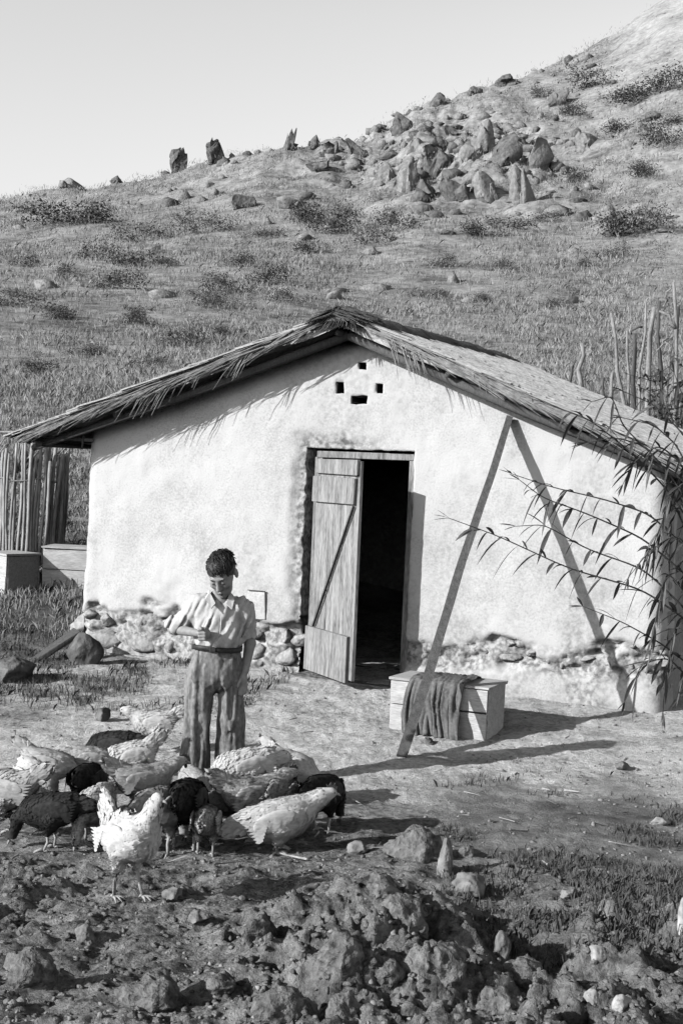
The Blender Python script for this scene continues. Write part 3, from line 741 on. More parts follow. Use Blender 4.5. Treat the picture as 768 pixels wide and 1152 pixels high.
ax_ = g1 - g0; b = MB(); L_ = np.linalg.norm(ax_); ax_ /= L_; s_ = np.cross(ax_, [0, 0, 1]); s_ /= np.linalg.norm(s_); n_ = np.cross(s_, ax_)
b.box((g0 + g1) / 2, (L_, .13, .05), np.stack([ax_, s_, n_], 1), jit=.01)
tag(b.build('slab', 'old_wood', None, bevel=.008), 'dark slab tilted against the stone heap at the hut corner', 'slab')

# ------------------------------------------------------------------ the boy
def build_boy():
    g = ground_hit(238, 884)
    root = empty('person', (g[0], g[1], g[2]), R(8), 'boy in a pale open necked shirt and baggy dark trousers looking down among the hens', 'person')
    def rotx(a): c, s = math.cos(a), math.sin(a); return np.array([[1, 0, 0], [0, c, -s], [0, s, c]])
    def rotz(a): c, s = math.cos(a), math.sin(a); return np.array([[c, -s, 0], [s, c, 0], [0, 0, 1]])
    def roty(a): c, s = math.cos(a), math.sin(a); return np.array([[c, 0, s], [0, 1, 0], [-s, 0, c]])
    HC = np.array([.010, -.055, 1.315]); HR = rotz(R(-24)) @ roty(R(-5)) @ rotx(R(38))   # chin down and to the viewer's left
    hs = 1.08
    def hl(p): return ((p - HC) @ HR) / hs
    def head(p):
        q = hl(p)
        d = s_ell(q, (0, .014, .035), (.074, .093, .084))
        d = smin(d, s_ell(q, (0, -.035, -.028), (.057, .058, .085)), .03)
        d = smin(d, s_ell(q, (0, -.052, -.078), (.040, .036, .030)), .03)
        d = smin(d, s_cone(q, (0, -.090, .014), .008, (0, -.112, -.026), .0125), .012)      # nose
        d = smin(d, s_ell(q, (.009, -.098, -.030), (.009, .010, .007)), .006); d = smin(d, s_ell(q, (-.009, -.098, -.030), (.009, .010, .007)), .006)
        d = smin(d, s_cone(q, (-.034, -.083, .028), .009, (.034, -.083, .028), .009), .012)  # brow
        for sx in (-1, 1):
            d = smax(d, -s_ell(q, (sx * .029, -.106, .007), (.018, .016, .010)), .012)
            d = smin(d, s_ell(q, (sx * .029, -.080, .006), (.014, .012, .010)), .006)       # lowered lids
            d = smin(d, s_ell(q, (sx * .078, .012, -.008), (.010, .022, .032)), .008)       # ears
            d = smin(d, s_ell(q, (sx * .040, -.066, -.022), (.020, .020, .018)), .02)       # cheeks
        d = smin(d, s_ell(q, (0, -.096, -.056), (.022, .010, .006)), .006); d = smin(d, s_ell(q, (0, -.093, -.068), (.019, .011, .007)), .006)
        d = smax(d, -s_cone(q, (-.02, -.108, -.062), .0025, (.02, -.108, -.062), .0025), .004)
        d = smin(d, s_ell(q, (0, -.080, -.095), (.018, .016, .014)), .014)
        return d * hs
    SR, ER, WR_ = np.array([-.150, .012, 1.09]), np.array([-.268, .085, .955]), np.array([-.125, -.120, .955])
    SL, EL, WL_ = np.array([.145, .012, 1.09]), np.array([.205, .060, .88]), np.array([.175, -.035, .72])
    def fist(p):
        c = np.array([-.088, -.150, .957]); p = c + (p - c) @ rotz(R(-48)); d = s_ell(p, c, (.042, .034, .040))
        for k in range(4):
            z = .985 - .019 * k; x = -.060 - .003 * abs(k - 1.2)
            kn = np.array([x, -.176 + .003 * k, z]); md = np.array([x - .030, -.196 + .004 * k, z - .003]); tp = np.array([x - .042, -.172, z - .005])
            d = smin(d, s_cone(p, c + [.012, -.005, .028 - .019 * k], .012, kn, .0105), .006)
            d = smin(d, s_cone(p, kn, .0102, md, .009), .003); d = smin(d, s_cone(p, md, .009, tp, .0075), .003)
        d = smin(d, s_cone(p, c + [-.012, -.01, .026], .013, c + [.004, -.042, .040], .010), .006)
        d = smin(d, s_cone(p, c + [.004, -.042, .040], .010, c + [.026, -.052, .034], .008), .004)
        return d
    def torso(p):
        d = s_ell(p, (0, .012, 1.02), (.138, .092, .165)); d = smin(d, s_ell(p, (0, .005, .88), (.120, .086, .14)), .05)
        d = smin(d, s_ell(p, (0, .01, .77), (.132, .098, .12)), .05)
        d = smin(d, s_cone(p, (-.135, .012, 1.105), .048, (.13, .012, 1.105), .048), .05)
        return d
    def arms(p):
        d = s_cone(p, SR, .048, ER, .036); d = smin(d, s_cone(p, ER, .036, WR_, .023), .012)
        d = np.minimum(d, smin(s_cone(p, SL, .048, EL, .036), s_cone(p, EL, .036, WL_, .024), .012)); return d
    def legs(p):
        d = None
        for sx in (-1, 1):
            e = s_cone(p, (sx * .072, .01, .74), .080, (sx * .085, -.008, .42), .052)
            e = smin(e, s_cone(p, (sx * .085, -.008, .42), .050, (sx * .092, .02, .075), .032), .03)
            e = smin(e, s_cone(p, (sx * .092, .03, .035), .034, (sx * .112, -.12, .024), .026), .02)
            for t in range(5): e = smin(e, s_cone(p, (sx * (.092 + .011 * t), -.12, .018), .011, (sx * (.094 + .014 * t), -.162 + .011 * t, .013), .011 - .001 * t), .006)
            d = e if d is None else np.minimum(d, e)
        return d
    def pocket_hand(p):
        d = s_ell(p, (.165, -.05, .67), (.026, .018, .045))
        for k in range(4): d = smin(d, s_cone(p, (.148 + .012 * k, -.052, .64), .009, (.142 + .012 * k, -.056, .575 + .006 * abs(k - 1)), .0075), .004)
        return smin(d, s_cone(p, (.148, -.06, .68), .011, (.132, -.075, .63), .008), .006)
    def body(p):
        d = smin(torso(p), s_cone(p, (0, .015, 1.12), .055, HC + HR @ np.array([0, .03, -.05]), .048), .035)
        d = smin(d, arms(p), .03); d = smin(d, fist(p), .012); d = smin(d, pocket_hand(p), .012)
        d = smin(d, legs(p), .03); d = smin(d, head(p), .012); return d
    V, F = surface_nets(body, (-.36, -.26, -.01), (.30, .20, 1.50), .0052)
    link('body', mesh_np('body', V, F), 'skin', root, True)
    # hair
    def hair(p):
        q = hl(p); n = vn3(q * np.array([60, 60, 22]), 3) * .012 + vn3(q * 24, 4) * .016
        d = s_ell(q, (0, .020, .043), (.0775, .0955, .083)) + n * .55 - .004
        d = smax(d, -s_ell(q, (0, -.125, -.005), (.088, .088, .072)) + n * .6, .008)
        d = smax(d, -(q[..., 2] + .045 - .25 * np.maximum(q[..., 1] - .02, 0) * 0) , .01)
        d = smax(d, -s_ell(q, (.085, -.005, -.03), (.03, .03, .04)), .006); d = smax(d, -s_ell(q, (-.085, -.005, -.03), (.03, .03, .04)), .006)
        return d * hs
    V, F = surface_nets(hair, HC - .17, HC + .19, .0042); hair_o = link('hair', mesh_np('hair', V, F), 'hair', root, True)
    b = MB(); rh = np.random.default_rng(77); QV = hl(V)      # loose locks swept over the crown
    pick = [i for i in rh.choice(len(V), 1600, replace=False) if QV[i][2] > .055 and QV[i][1] > -.075][:420]
    for i in pick:
        q = QV[i]; nrm = q - np.array([0, .02, .02]); nrm /= np.linalg.norm(nrm)
        sw = np.array([.35, -.75, .1]) + rh.normal(0, .25, 3); sw -= (sw @ nrm) * nrm; sw /= np.linalg.norm(sw) + 1e-6
        L = rh.uniform(.022, .040); up_ = rh.uniform(.0, .20)
        P3 = [q - nrm * .004, q + sw * L * .5 + nrm * L * up_ * .6, q + sw * L + nrm * L * (up_ * .5)]
        b.tube([HC + HR @ (p * hs) for p in P3], [.0034, .0030, .0006], 5, False)
    b.build('lock', 'hair', hair_o, True)
    for sx in (-1, 1):
        b = MB(); b.tube([HC + HR @ (np.array(c) * hs) for c in ((sx * .015, -.0955, .031), (sx * .03, -.0935, .034), (sx * .046, -.081, .029))], [.0015, .0024, .0010], 6); b.build('eyebrow', 'hair', root, True)
        b = MB(); b.tube([HC + HR @ (np.array(c) * hs) for c in ((sx * .020, -.0915, .001), (sx * .029, -.0925, -.001), (sx * .039, -.0855, .001))], [.0010, .0019, .0010], 6); b.build('eye', 'eye', root, True)
    b = MB(); b.tube([HC + HR @ (np.array(c) * hs) for c in ((-.018, -.1035, -.0605), (0, -.1085, -.0615), (.018, -.1035, -.0605))], [.001, .0022, .001], 6); b.build('mouth', 'hair', root, True)
    # shirt
    def folds(p):
        a = p[..., 0] * 1.0; 
        w1 = vn3(np.stack([p[..., 0] * 9 + p[..., 2] * 7, p[..., 1] * 6, p[..., 2] * 2.5 - p[..., 0] * 3], -1), 7)
        w2 = vn3(np.stack([p[..., 0] * 26 - p[..., 2] * 11, p[..., 1] * 20, p[..., 2] * 6], -1), 8)
        w3 = vn3(p * 55, 9)
        return .060 * np.abs(w1) + .045 * np.abs(w2) + .004 * w3 - .018
    def shirt(p):
        d = smin(s_ell(p, (0, .008, 1.02), (.158, .112, .175)), s_ell(p, (0, -.006, .915), (.155, .122, .095)), .06)
        d = smin(d, s_cone(p, (-.130, .012, 1.115), .056, (.13, .012, 1.115), .056), .05)
        eR = SR + (ER - SR) * .92; eL = SL + (EL - SL) * .82
        sR = s_cone(p, SR + [0, 0, -.005], .060, eR, .066); dR = (ER - SR) / np.linalg.norm(ER - SR)
        sR = smax(sR, (p - eR) @ dR - .008, .006)
        sL = s_cone(p, SL + [0, 0, -.005], .060, eL, .064); dL = (EL - SL) / np.linalg.norm(EL - SL)
        sL = smax(sL, (p - eL) @ dL - .008, .006)
        d = smin(smin(d, sR, .035), sL, .035)
        d = d - folds(p)
        d = smax(d, .862 + .03 * vn3(p * np.array([14, 14, 2]), 17) - p[..., 2], .006)
        nk = s_cone(p, (0, .0, 1.145), .050, (.0, -.04, 1.26), .062)
        vv = s_cone(p, (.012, -.125, 1.06), .004, (.004, -.10, 1.16), .040)
        d = smax(d, -nk, .006); d = smax(d, -vv, .006)
        d = smax(d, p[..., 2] - 1.215, .005)
        return d
    V, F = surface_nets(shirt, (-.36, -.20, .83), (.32, .20, 1.24), .0048); sh = link('shirt', mesh_np('shirt', V, F), 'shirt', root, True)
    for sx in (-1, 1):   # collar flaps
        b = MB(); P = [np.array(c) for c in ((sx * .055, .035, 1.205), (sx * .058, -.035, 1.195), (sx * .030 + .006, -.098, 1.135), (sx * .060 + .01, -.118, 1.105), (sx * .085, -.075, 1.155), (sx * .085, .02, 1.175))]
        o3 = np.array([sx * .003, -.006, .004]); b.add([p for p in P] + [p + o3 for p in P], [(0, 1, 4, 5), (1, 2, 3, 4), (6, 11, 10, 7), (7, 10, 9, 8), (0, 6, 7, 1), (1, 7, 8, 2), (2, 8, 9, 3), (3, 9, 10, 4), (4, 10, 11, 5), (5, 11, 6, 0)])
        b.build('collar', 'shirt', sh, False)
    pts = [(.012 - .010 * t, -.118 - .012 * math.sin(t * 3), 1.06 - .19 * t) for t in np.linspace(0, 1, 10)]
    b = MB(); b.tube(pts, .006, 6, flat=.5); b.build('placket', 'shirt', sh, True)
    # trousers
    def tfold(p):
        ang = np.arctan2(p[..., 1], np.abs(p[..., 0]) - .095)
        w1 = vn3(np.stack([ang * 2.4, p[..., 0] * 5 + 3, p[..., 2] * 2.2], -1), 13)
        w2 = vn3(np.stack([p[..., 0] * 34, p[..., 1] * 30, p[..., 2] * 5.5], -1), 14)
        return .055 * np.abs(w1) + .030 * w2 + .004 * vn3(p * 50, 15) - .012
    def trousers(p):
        d = s_ell(p, (0, .008, .80), (.152, .118, .17)); d = smin(d, s_ell(p, (0, .0, .70), (.180, .125, .14)), .05)
        for sx in (-1, 1):
            e = s_cone(p, (sx * .088, .005, .70), .090, (sx * .102, .0, .40), .080)
            e = smin(e, s_cone(p, (sx * .102, .0, .40), .080, (sx * .112, .012, .03), .092), .03)
            d = np.minimum(d, e) if sx > 0 and False else smin(d, e, .010)
        d = d - tfold(p)
        d = smax(d, -s_ell(p, (.004, -.10, .25), (.012, .12, .36)), .02)
        d = smax(d, .035 - p[..., 2], .005); d = smax(d, p[..., 2] - .885, .006)
        return d
    V, F = surface_nets(trousers, (-.28, -.22, .01), (.28, .22, .90), .0055); tr_ = link('trousers', mesh_np('trousers', V, F), 'trousers', root, True)
    b = MB(); n = 40; V = []
    for i in range(n):
        a = 2 * math.pi * i / n
        for (r, z) in ((.0, .842), (.006, .843), (.006, .872), (.0, .873)): V.append(((.150 + r) * math.cos(a), (.117 + r) * math.sin(a) - .002, z + .006 * math.sin(a * 2)))
    b.add(V, [(4 * i + k, 4 * ((i + 1) % n) + k, 4 * ((i + 1) % n) + k + 1, 4 * i + k + 1) for i in range(n) for k in range(3)]); bl = b.build('belt', 'belt', tr_, True)
    b = MB(); b.box((-.035, -.126, .858), (.036, .008, .028)); b.build('buckle', 'iron', bl, bevel=.003)
build_boy()

# ------------------------------------------------------------------ hens (local x = forward, z up)
def build_hen(px, py, face, pose, color, label, s=1.0, legs_=True, crouch=0.0, yaw_head=0.0, seed=0):
    g = ground_hit(px, py); r = np.random.default_rng(900 + seed)
    root = empty('hen', (g[0], g[1], g[2] - .005), R(face), label, 'hen', 'hens feeding round the boy')
    z0 = .235 * 1.0 - crouch + (.04 if pose == 'stand' else 0)
    lz = .145 if pose == 'stand' else .105 - crouch * .6
    if pose == 'peck':   pit = -7; nb = np.array([.12, 0, z0 - .005]); hd = np.array([.225, .0, .065]); tl_ = np.array([-.225, 0, z0 + .045])
    elif pose == 'tailup':   pit = -10; nb = np.array([.12, 0, z0 + .0]); hd = np.array([.225, .0, .065]); tl_ = np.array([-.20, 0, z0 + .15])
    elif pose == 'mid':  pit = -2;  nb = np.array([.12, 0, z0 + .05]); hd = np.array([.235, 0, z0 + .10]); tl_ = np.array([-.23, 0, z0 + .12])
    elif pose == 'low':  pit = 16;  nb = np.array([.13, 0, z0 + .06]); hd = np.array([.245, 0, z0 + .125]); tl_ = np.array([-.26, 0, z0 - .045])
    else:                pit = 8;  nb = np.array([.105, 0, z0 + .07]); hd = np.array([.165, 0, z0 + .205]); tl_ = np.array([-.20, 0, z0 + .17])
    cy, sy = math.cos(yaw_head), math.sin(yaw_head); hd = np.array([nb[0] + (hd[0] - nb[0]) * cy, (hd[0] - nb[0]) * sy, hd[2]])
    c, sn = math.cos(R(-pit)), math.sin(R(-pit)); Rp = np.array([[c, 0, sn], [0, 1, 0], [-sn, 0, c]])
    bd = lambda v: Rp @ np.array(v, float) + np.array([0, 0, z0])
    hd_dir = hd - nb; hd_dir = hd_dir / np.linalg.norm(hd_dir)
    look = np.array([cy * (1 if pose not in ('peck', 'tailup') else .55), sy, -.15 if pose not in ('peck', 'tailup') else -.85]); look /= np.linalg.norm(look)
    mid = (nb + hd) / 2 + np.array([.022 if pose != 'stand' else .015, 0, .015 if pose not in ('peck', 'tailup') else .025])
    tail0 = bd((-.115, 0, .04))
    td = tl_ - tail0; td /= np.linalg.norm(td); Tm = np.stack([td, np.array([0, 1., 0]), np.cross(td, [0, 1., 0])], 1)
    def f(p):
        d = s_ell(p, bd((0, 0, 0)), (.150, .086, .098), Rp)
        d = smin(d, s_ell(p, bd((.07, 0, -.005)), (.088, .078, .086), Rp), .04)
        d = smin(d, s_cone(p, bd((-.06, 0, .01)), .078, tail0, .050), .05)
        d = smin(d, s_ell(p, tail0 + td * .06, (.095, .022, .050), Tm), .035)
        d = smin(d, s_cone(p, nb, .058, mid, .038), .045); d = smin(d, s_cone(p, mid, .038, hd, .026), .02)
        d = smin(d, s_ell(p, hd + look * .006, (.030, .023, .026)), .01)
        for sy_ in (-1, 1):
            d = smin(d, s_cone(p, bd((-.005, sy_ * .045, -.05)), .052, np.array([.0, sy_ * .05, lz]), .019), .03)
        return d + .008 * vn3(p * np.array([26, 40, 40]), seed)
    V, F = surface_nets(f, (-.37, -.17, max(.005, .05 - crouch)), (.34, .17, .58), .0095)
    # overlapping feathers: small flat blades lying along the surface and pointing to the tail
    me0 = mesh_np('tmp', V, F); nv = np.zeros(len(V) * 3, np.float32); me0.vertices.foreach_get('normal', nv); nv = nv.reshape(-1, 3); bpy.data.meshes.remove(me0)
    k = r.choice(len(V), min(1500, len(V)), replace=False); P, N_ = V[k], nv[k]
    bw_ = np.array([-1., 0, .12]) - 0 * P
    neckz = ((P - nb) @ hd_dir > .01)
    bw_ = np.where(neckz[:, None], -hd_dir[None] + np.array([-.25, 0, 0]), bw_); tz_ = ((P - tail0) @ td > 0); bw_ = np.where(tz_[:, None], td[None], bw_)
    t = bw_ - (bw_ * N_).sum(1)[:, None] * N_; t /= np.linalg.norm(t, axis=1)[:, None] + 1e-6; b2 = np.cross(N_, t)
    L = np.where(neckz, .018, np.where(tz_, .045, .026))[:, None] * r.uniform(.7, 1.3, (len(k), 1)); W = np.where(neckz, .005, .0085)[:, None]
    lift = r.uniform(.002, .006, (len(k), 1))
    near_head = np.linalg.norm(P - hd, axis=1) < .035; ok = ~near_head
    Q = np.stack([P - b2 * W * .6, P + t * L * .6 - b2 * W + N_ * lift * .8, P + t * L + N_ * lift, P + t * L * .6 + b2 * W + N_ * lift * .8], 1)[ok].reshape(-1, 3)
    Vq = np.concatenate([V, Q]); Fq = np.concatenate([F, np.arange(len(Q)).reshape(-1, 4) + len(V)])
    bo = link('body', mesh_np('body', Vq, Fq), 'hen_' + color, root, True)
    # tail fan and folded wings
    b = MB(); side = np.array([0, 1., 0]); upv = np.cross(td, side) * -1
    for i in range(9):
        a = (i - 4) * .17; dirv = td * math.cos(a * 1.0) + np.cross(side, td) * math.sin(a * 1.3) * .8; dirv /= np.linalg.norm(dirv)
        Lf = .125 - .009 * abs(i - 4); wv = np.cross(dirv, side); off = side * (.010 * ((i % 2) * 2 - 1))
        A = tail0 + td * .02 + off
        b.add([A - wv * .008, A + dirv * Lf * .75 - wv * .019 + off * .6, A + dirv * Lf + off * .8, A + dirv * Lf * .75 + wv * .019 + off * .6, A + wv * .008, A + dirv * Lf * .5 + off * 1.5], [(0, 1, 5), (1, 2, 5), (2, 3, 5), (3, 4, 5), (4, 0, 5)])
    b.build('tail', 'hen_' + color, root)
    for sd_ in (-1, 1):
        wb = lambda p: s_ell(p, bd((-.03, sd_ * .082, .018)), (.115, .016, .055), Rp) + .005 * vn3(p * np.array([60, 30, 26]), seed + 3)
        cc = bd((-.03, sd_ * .082, .018)); Vw, Fw_ = surface_nets(wb, cc - .14, cc + .14, .009)
        b = MB(); b.add(Vw, Fw_)
        for i in range(7):
            a0 = bd((-.06 - .008 * i, sd_ * .095, .035 - .013 * i)); a1_ = bd((-.185 + .006 * i, sd_ * (.072 + .002 * i), .045 - .016 * i)); wv = Rp @ np.array([0, 0, .011])
            nn = np.array([0, sd_ * .004, 0]); b.add([a0 - wv * .6 + nn, (a0 + a1_) / 2 - wv + nn, a1_, (a0 + a1_) / 2 + wv + nn, a0 + wv * .6 + nn], [(0, 1, 2, 3, 4)])
        b.build('wing', 'hen_' + color, root, True)
    # head pieces
    sdv = np.cross(look, [0, 0, 1.]); sdv /= np.linalg.norm(sdv); upl = np.cross(sdv, look)
    hc = hd + look * .006
    b = MB(); b.tube([hc + look * .022, hc + look * .040 - upl * .002, hc + look * .052 - upl * .009], [.010, .006, .001], 7); b.build('beak', 'beak', root, True)
    b = MB(); prof = [(-.022, .018), (-.030, .040), (-.018, .032), (-.010, .050), (.002, .036), (.012, .050), (.018, .032), (.026, .036), (.026, .012)]
    P3 = [hc + look * x + upl * z for x, z in prof]; o3 = sdv * .004; n = len(P3)
    b.add([p - o3 for p in P3] + [p + o3 for p in P3], [tuple(range(n)), tuple(range(2 * n - 1, n - 1, -1))] + [(i, (i + 1) % n, (i + 1) % n + n, i + n) for i in range(n)]); b.build('comb', 'comb', root)
    for sd_ in (-1, 1):
        b = MB(); a = hc + look * .024 - upl * .012 + sdv * sd_ * .008; b.tube([a, a - upl * .014, a - upl * .026], [.003, .008, .003], 6); b.build('wattle', 'comb', root, True)
        b = MB(); e = hc + look * .012 + upl * .006 + sdv * sd_ * .0215; b.tube([e - sdv * sd_ * .003, e + sdv * sd_ * .002], [.005, .003], 8); b.build('eye', 'eye', root, True)
    if legs_:
        for sd_ in (-1, 1):
            fx = (.05 if sd_ > 0 else -.03) * (1 if pose in ('stand', 'mid') else .3); y = sd_ * .05
            b = MB(); top = np.array([.0, y, lz + .01]); ft = np.array([fx, y, .012])
            b.tube([top, (top + ft) / 2 + [-.012, 0, 0], ft], [.0105, .0075, .0085], 7)
            for an in (-.5, 0, .5, math.pi):
                ln = .062 if an != math.pi else .028; dx, dy = math.cos(an) * ln, math.sin(an) * ln
                b.tube([ft, ft + [dx * .55, dy * .55, .002], ft + [dx, dy, -.010]], [.0075, .006, .002], 6)
            b.build('leg', 'hen_leg', root, True)
    s *= .91; root.scale = (s, s, s)
    return root
HENS = [
 (143, 1010, 318, 'stand', 'white', 'large white hen walking toward the camera in front of the flock, nearest of all', 1.02, 0, .2),
 (172, 846, 184, 'mid', 'white', 'white hen standing behind the flock, left of the boy, facing left', .95, 0, 0),
 (52, 897, 8, 'tailup', 'white', 'white hen with raised thin tail pecking behind the others near the left edge', .95, 0, 0),
 (2, 940, 170, 'mid', 'pale', 'big pale hen cut by the left edge of the photo', 1.1, 0, 0),
 (40, 925, 305, 'peck', 'white', 'white hen bending down between the left edge hen and the black hen', 1.05, 0, 0),
 (146, 890, 196, 'tailup', 'white', 'white hen with upright tail just left of the boy, head down', 1.0, 0, 0),
 (126, 876, 165, 'peck', 'black', 'ragged black hen behind the flock below the white one that faces left', 1.0, 0, 0),
 (56, 956, 172, 'peck', 'black', 'black hen with visible legs pecking at the front left of the flock', .92, 0, 0),
 (104, 948, 255, 'peck', 'grey', 'speckled grey hen beside the large white walking hen', .9, 0, 0),
 (98, 922, 80, 'peck', 'black', 'black hen with back to the camera in the left middle of the flock', 1.0, 0, 0),
 (180, 962, 66, 'peck', 'pale', 'pale buff hen seen from behind, right of the large white walking hen', 1.12, 0, 0),
 (160, 922, 28, 'mid', 'pale', 'pale hen half hidden behind the large white walking hen', 1.0, 0, 0),
 (207, 956, 84, 'peck', 'black', 'large black hen seen from behind in the centre of the flock', 1.15, 0, 0),
 (231, 962, 88, 'peck', 'grey', 'small round speckled hen seen from behind, between the black one and the crouching white one', .82, 0, 0),
 (253, 936, 60, 'peck', 'pale', 'small pale hen in the middle of the right half of the flock', .8, 0, 0),
 (281, 944, 32, 'mid', 'grey', 'speckled hen with a white wing stripe above the crouching white hen', 1.08, 0, 0),
 (272, 910, 206, 'peck', 'white', 'plump white hen with humped back just right of the boy', 1.12, 0, 0),
 (325, 900, 338, 'tailup', 'white', 'white hen head down at the rear right of the flock', .95, 0, 0),
 (314, 938, 75, 'peck', 'grey', 'mottled grey hen between the wing striped one and the black hen at the right', 1.0, 0, 0),
 (312, 958, 14, 'low', 'white', 'white hen crouching at the front right of the flock, tail low and head raised', 1.12, .075, 0),
 (362, 936, 64, 'peck', 'black', 'black hen at the far right of the flock in the shadow', 1.0, 0, 0),
 (219, 914, 300, 'peck', 'pale', 'pale hen directly in front of the trouser legs of the boy', .8, 0, 0),
 (104, 888, 20, 'peck', 'white', 'small white hen deep in the flock, behind the black hen on the left', .85, 0, 0),
]
for i, (px, py, fc, po, co, la, s_, cr, yh) in enumerate(HENS):
    build_hen(px, py, fc, po, co, la, s_, True, cr, yh, i)

# ------------------------------------------------------------------ foreground stones and clods
FG = [
 (468, 968, 56, 50, 'clod', 'large rounded stone with a dark right side, topmost on the foreground heap', .9),
 (499, 984, 26, 38, 'rock', 'narrow slanted stone leaning against the large rounded stone', .7),
 (524, 966, 18, 15, 'rock', 'small stone just right of the narrow slanted stone', .9),
 (527, 1010, 48, 24, 'rock', 'flat broad stone below the narrow slanted stone', .8),
 (403, 962, 30, 14, 'rock', 'low pale stone left of the large rounded stone', .9),
 (458, 1046, 54, 48, 'clod', 'round earth clod in the middle of the foreground heap', .9),
 (563, 1084, 22, 36, 'rock', 'upright stone standing in the dark hollow right of the heap', .8),
 (592, 1112, 46, 36, 'clod', 'broad clod right of the dark hollow near the bottom', .9),
 (673, 1082, 30, 15, 'white_stone', 'white stone with a flat top at the lower right', .8),
 (665, 1130, 20, 16, 'white_stone', 'smallest white stone near the bottom right, left of the corner stone', .8),
 (699, 1138, 30, 15, 'white_stone', 'white stone nearest the bottom right corner', .8),
 (744, 929, 34, 8, 'white_stone', 'thin flat white stone on the grass at the right', .6),
 (768, 1048, 14, 40, 'white_stone', 'tall pale stone cut by the right edge', .8),
 (390, 1150, 40, 36, 'clod', 'clod at the bottom edge right of the middle', .9),
 (425, 1108, 44, 34, 'clod', 'lumpy clod left of the heap, above the bottom edge', .9),
 (498, 1104, 56, 44, 'clod', 'wide clod at the foot of the heap beside the dark hollow', .9),
 (286, 1060, 42, 42, 'clod', 'big clod with a long shadow between the hens and the bottom edge', .9),
 (193, 1014, 25, 17, 'rock', 'small stone by the feet of the large white walking hen', .9),
 (168, 1136, 64, 48, 'clod', 'largest clod near the bottom left with a dark shadow', .9),
 (31, 1108, 54, 48, 'clod', 'bulky clod near the left edge', .9),
 (221, 1040, 30, 13, 'rock', 'flat stone in the bare soil below the white hens', .8),
 (318, 1152, 66, 52, 'clod', 'rough clod on the bottom edge right of the largest clod', .9),
 (382, 1084, 44, 42, 'clod', 'clod left of the lumpy one on the heap', .9),
 (430, 1010, 34, 26, 'clod', 'clod on the slope of the heap below the low pale stone', .9),
 (560, 1140, 44, 30, 'clod', 'half buried clod on the bottom edge right of the heap', .9),
 (250, 1118, 34, 24, 'clod', 'small clod between the two biggest bottom left clods', .9),
 (95, 1060, 28, 18, 'rock', 'low stone in the left foreground soil', .9),
 (700, 866, 22, 9, 'rock', 'flat grey stone in the yard right of the pole shadow', .8),
 (482, 838, 15, 9, 'dark_rock', 'small dark lump on the ground in front of the sacking', .8),
 (640, 1012, 26, 14, 'rock', 'low stone in the grass right of the heap', .8),
]
for i, (px, py, w_, h_, m_, la, dp) in enumerate(FG):
    clod = m_ == 'clod'
    place_rock('clod' if clod else 'stone', px, py, w_ * (1.2 if clod else 1), h_ * (.72 if clod else 1), m_, la, 'clod' if clod else 'stone', seed=60 + i, depth=dp, sink=.7 if clod else .35, sub=4, facets=4 if clod else 11, rough=.30 if clod else .14)

def scatter(n, xr, yr, fn_mask, seed):
    r = np.random.default_rng(seed); Y = np.exp(r.uniform(math.log(yr[0]), math.log(yr[1]), n)); X = r.uniform(xr[0], xr[1], n) * (Y + 1.5)
    k = r.random(n) < fn_mask(X, Y); X, Y = X[k], Y[k]; return X, Y, terrain(X, Y), r
def in_hut(X, Y, pad=.0):
    q0 = (X - HUT_O[0]) * HU[0] + (Y - HUT_O[1]) * HU[1]; q1 = (X - HUT_O[0]) * HN[0] + (Y - HUT_O[1]) * HN[1]
    return (q0 > WL - pad) & (q0 < WR + pad) & (q1 < pad) & (q1 > -4)
def stones_stuff(name, X, Y, Z, r, size, m, seed):
    V0, F0 = ICO[1]; n = len(X); S = size * r.uniform(.5, 1.6, n) ** 1.5
    base = V0[None] * (1 + r.uniform(-.28, .28, (n, len(V0), 1)))
    for _ in range(3):
        dd = r.normal(size=(n, 3)); dd /= np.linalg.norm(dd, axis=1)[:, None]; e = (base * dd[:, None]).sum(-1) - r.uniform(.2, .6, (n, 1)); base = base - np.maximum(e, 0)[..., None] * dd[:, None]
    base = base * np.stack([S * r.uniform(.7, 1.5, n), S * r.uniform(.7, 1.4, n), S * r.uniform(.5, 1.1, n)], -1)[:, None]
    V = base + np.stack([X, Y, Z + S * .15], -1)[:, None]
    F = F0[None] + (np.arange(n) * len(V0))[:, None, None]
    return tag(link(name, mesh_np(name, V.reshape(-1, 3), F.reshape(-1, 3)), m), kind='stuff')
X, Y, Z, r = scatter(9000, (-.35, .35), (3., 12.5), lambda X, Y: ~in_hut(X, Y) * (.25 + .75 * sstep(.45, .65, vn2(X * 1.5, Y * 1.5, 33))), 5)
stones_stuff('gravel', X, Y, Z, r, np.where(Y < 7, .006, .008), 'pebble', 1)
X, Y, Z, r = scatter(12000, (-.3, .3), (2.9, 7.4), lambda X, Y: np.clip(.25 + clod_mask(X, Y)[0], 0, 1), 6)
stones_stuff('crumbled_earth', X, Y, Z - .003, r, .0095, 'clod', 2)
# dry stalks and litter on the yard
X, Y, Z, r = scatter(300, (-.3, .3), (6.2, 11.8), lambda X, Y: ~in_hut(X, Y) * .8, 8)
n = len(X); a = r.uniform(0, 2 * math.pi, n); L = r.uniform(.03, .14, n); wv = .0022
dx, dy = np.cos(a) * L, np.sin(a) * L; px_, py_ = -np.sin(a) * wv, np.cos(a) * wv
P = lambda sx, sw: np.stack([X + sx * dx + sw * px_, Y + sx * dy + sw * py_, np.maximum(terrain(X + sx * dx, Y + sx * dy), Z) + .010 + .012 * r.random(n)], -1)
V = np.stack([P(0, -1), P(0, 1), P(1, 1), P(1, -1)], 1).reshape(-1, 3)
tag(link('straw_litter', mesh_np('straw_litter', V, np.arange(4 * n).reshape(n, 4)), 'straw'), kind='stuff')

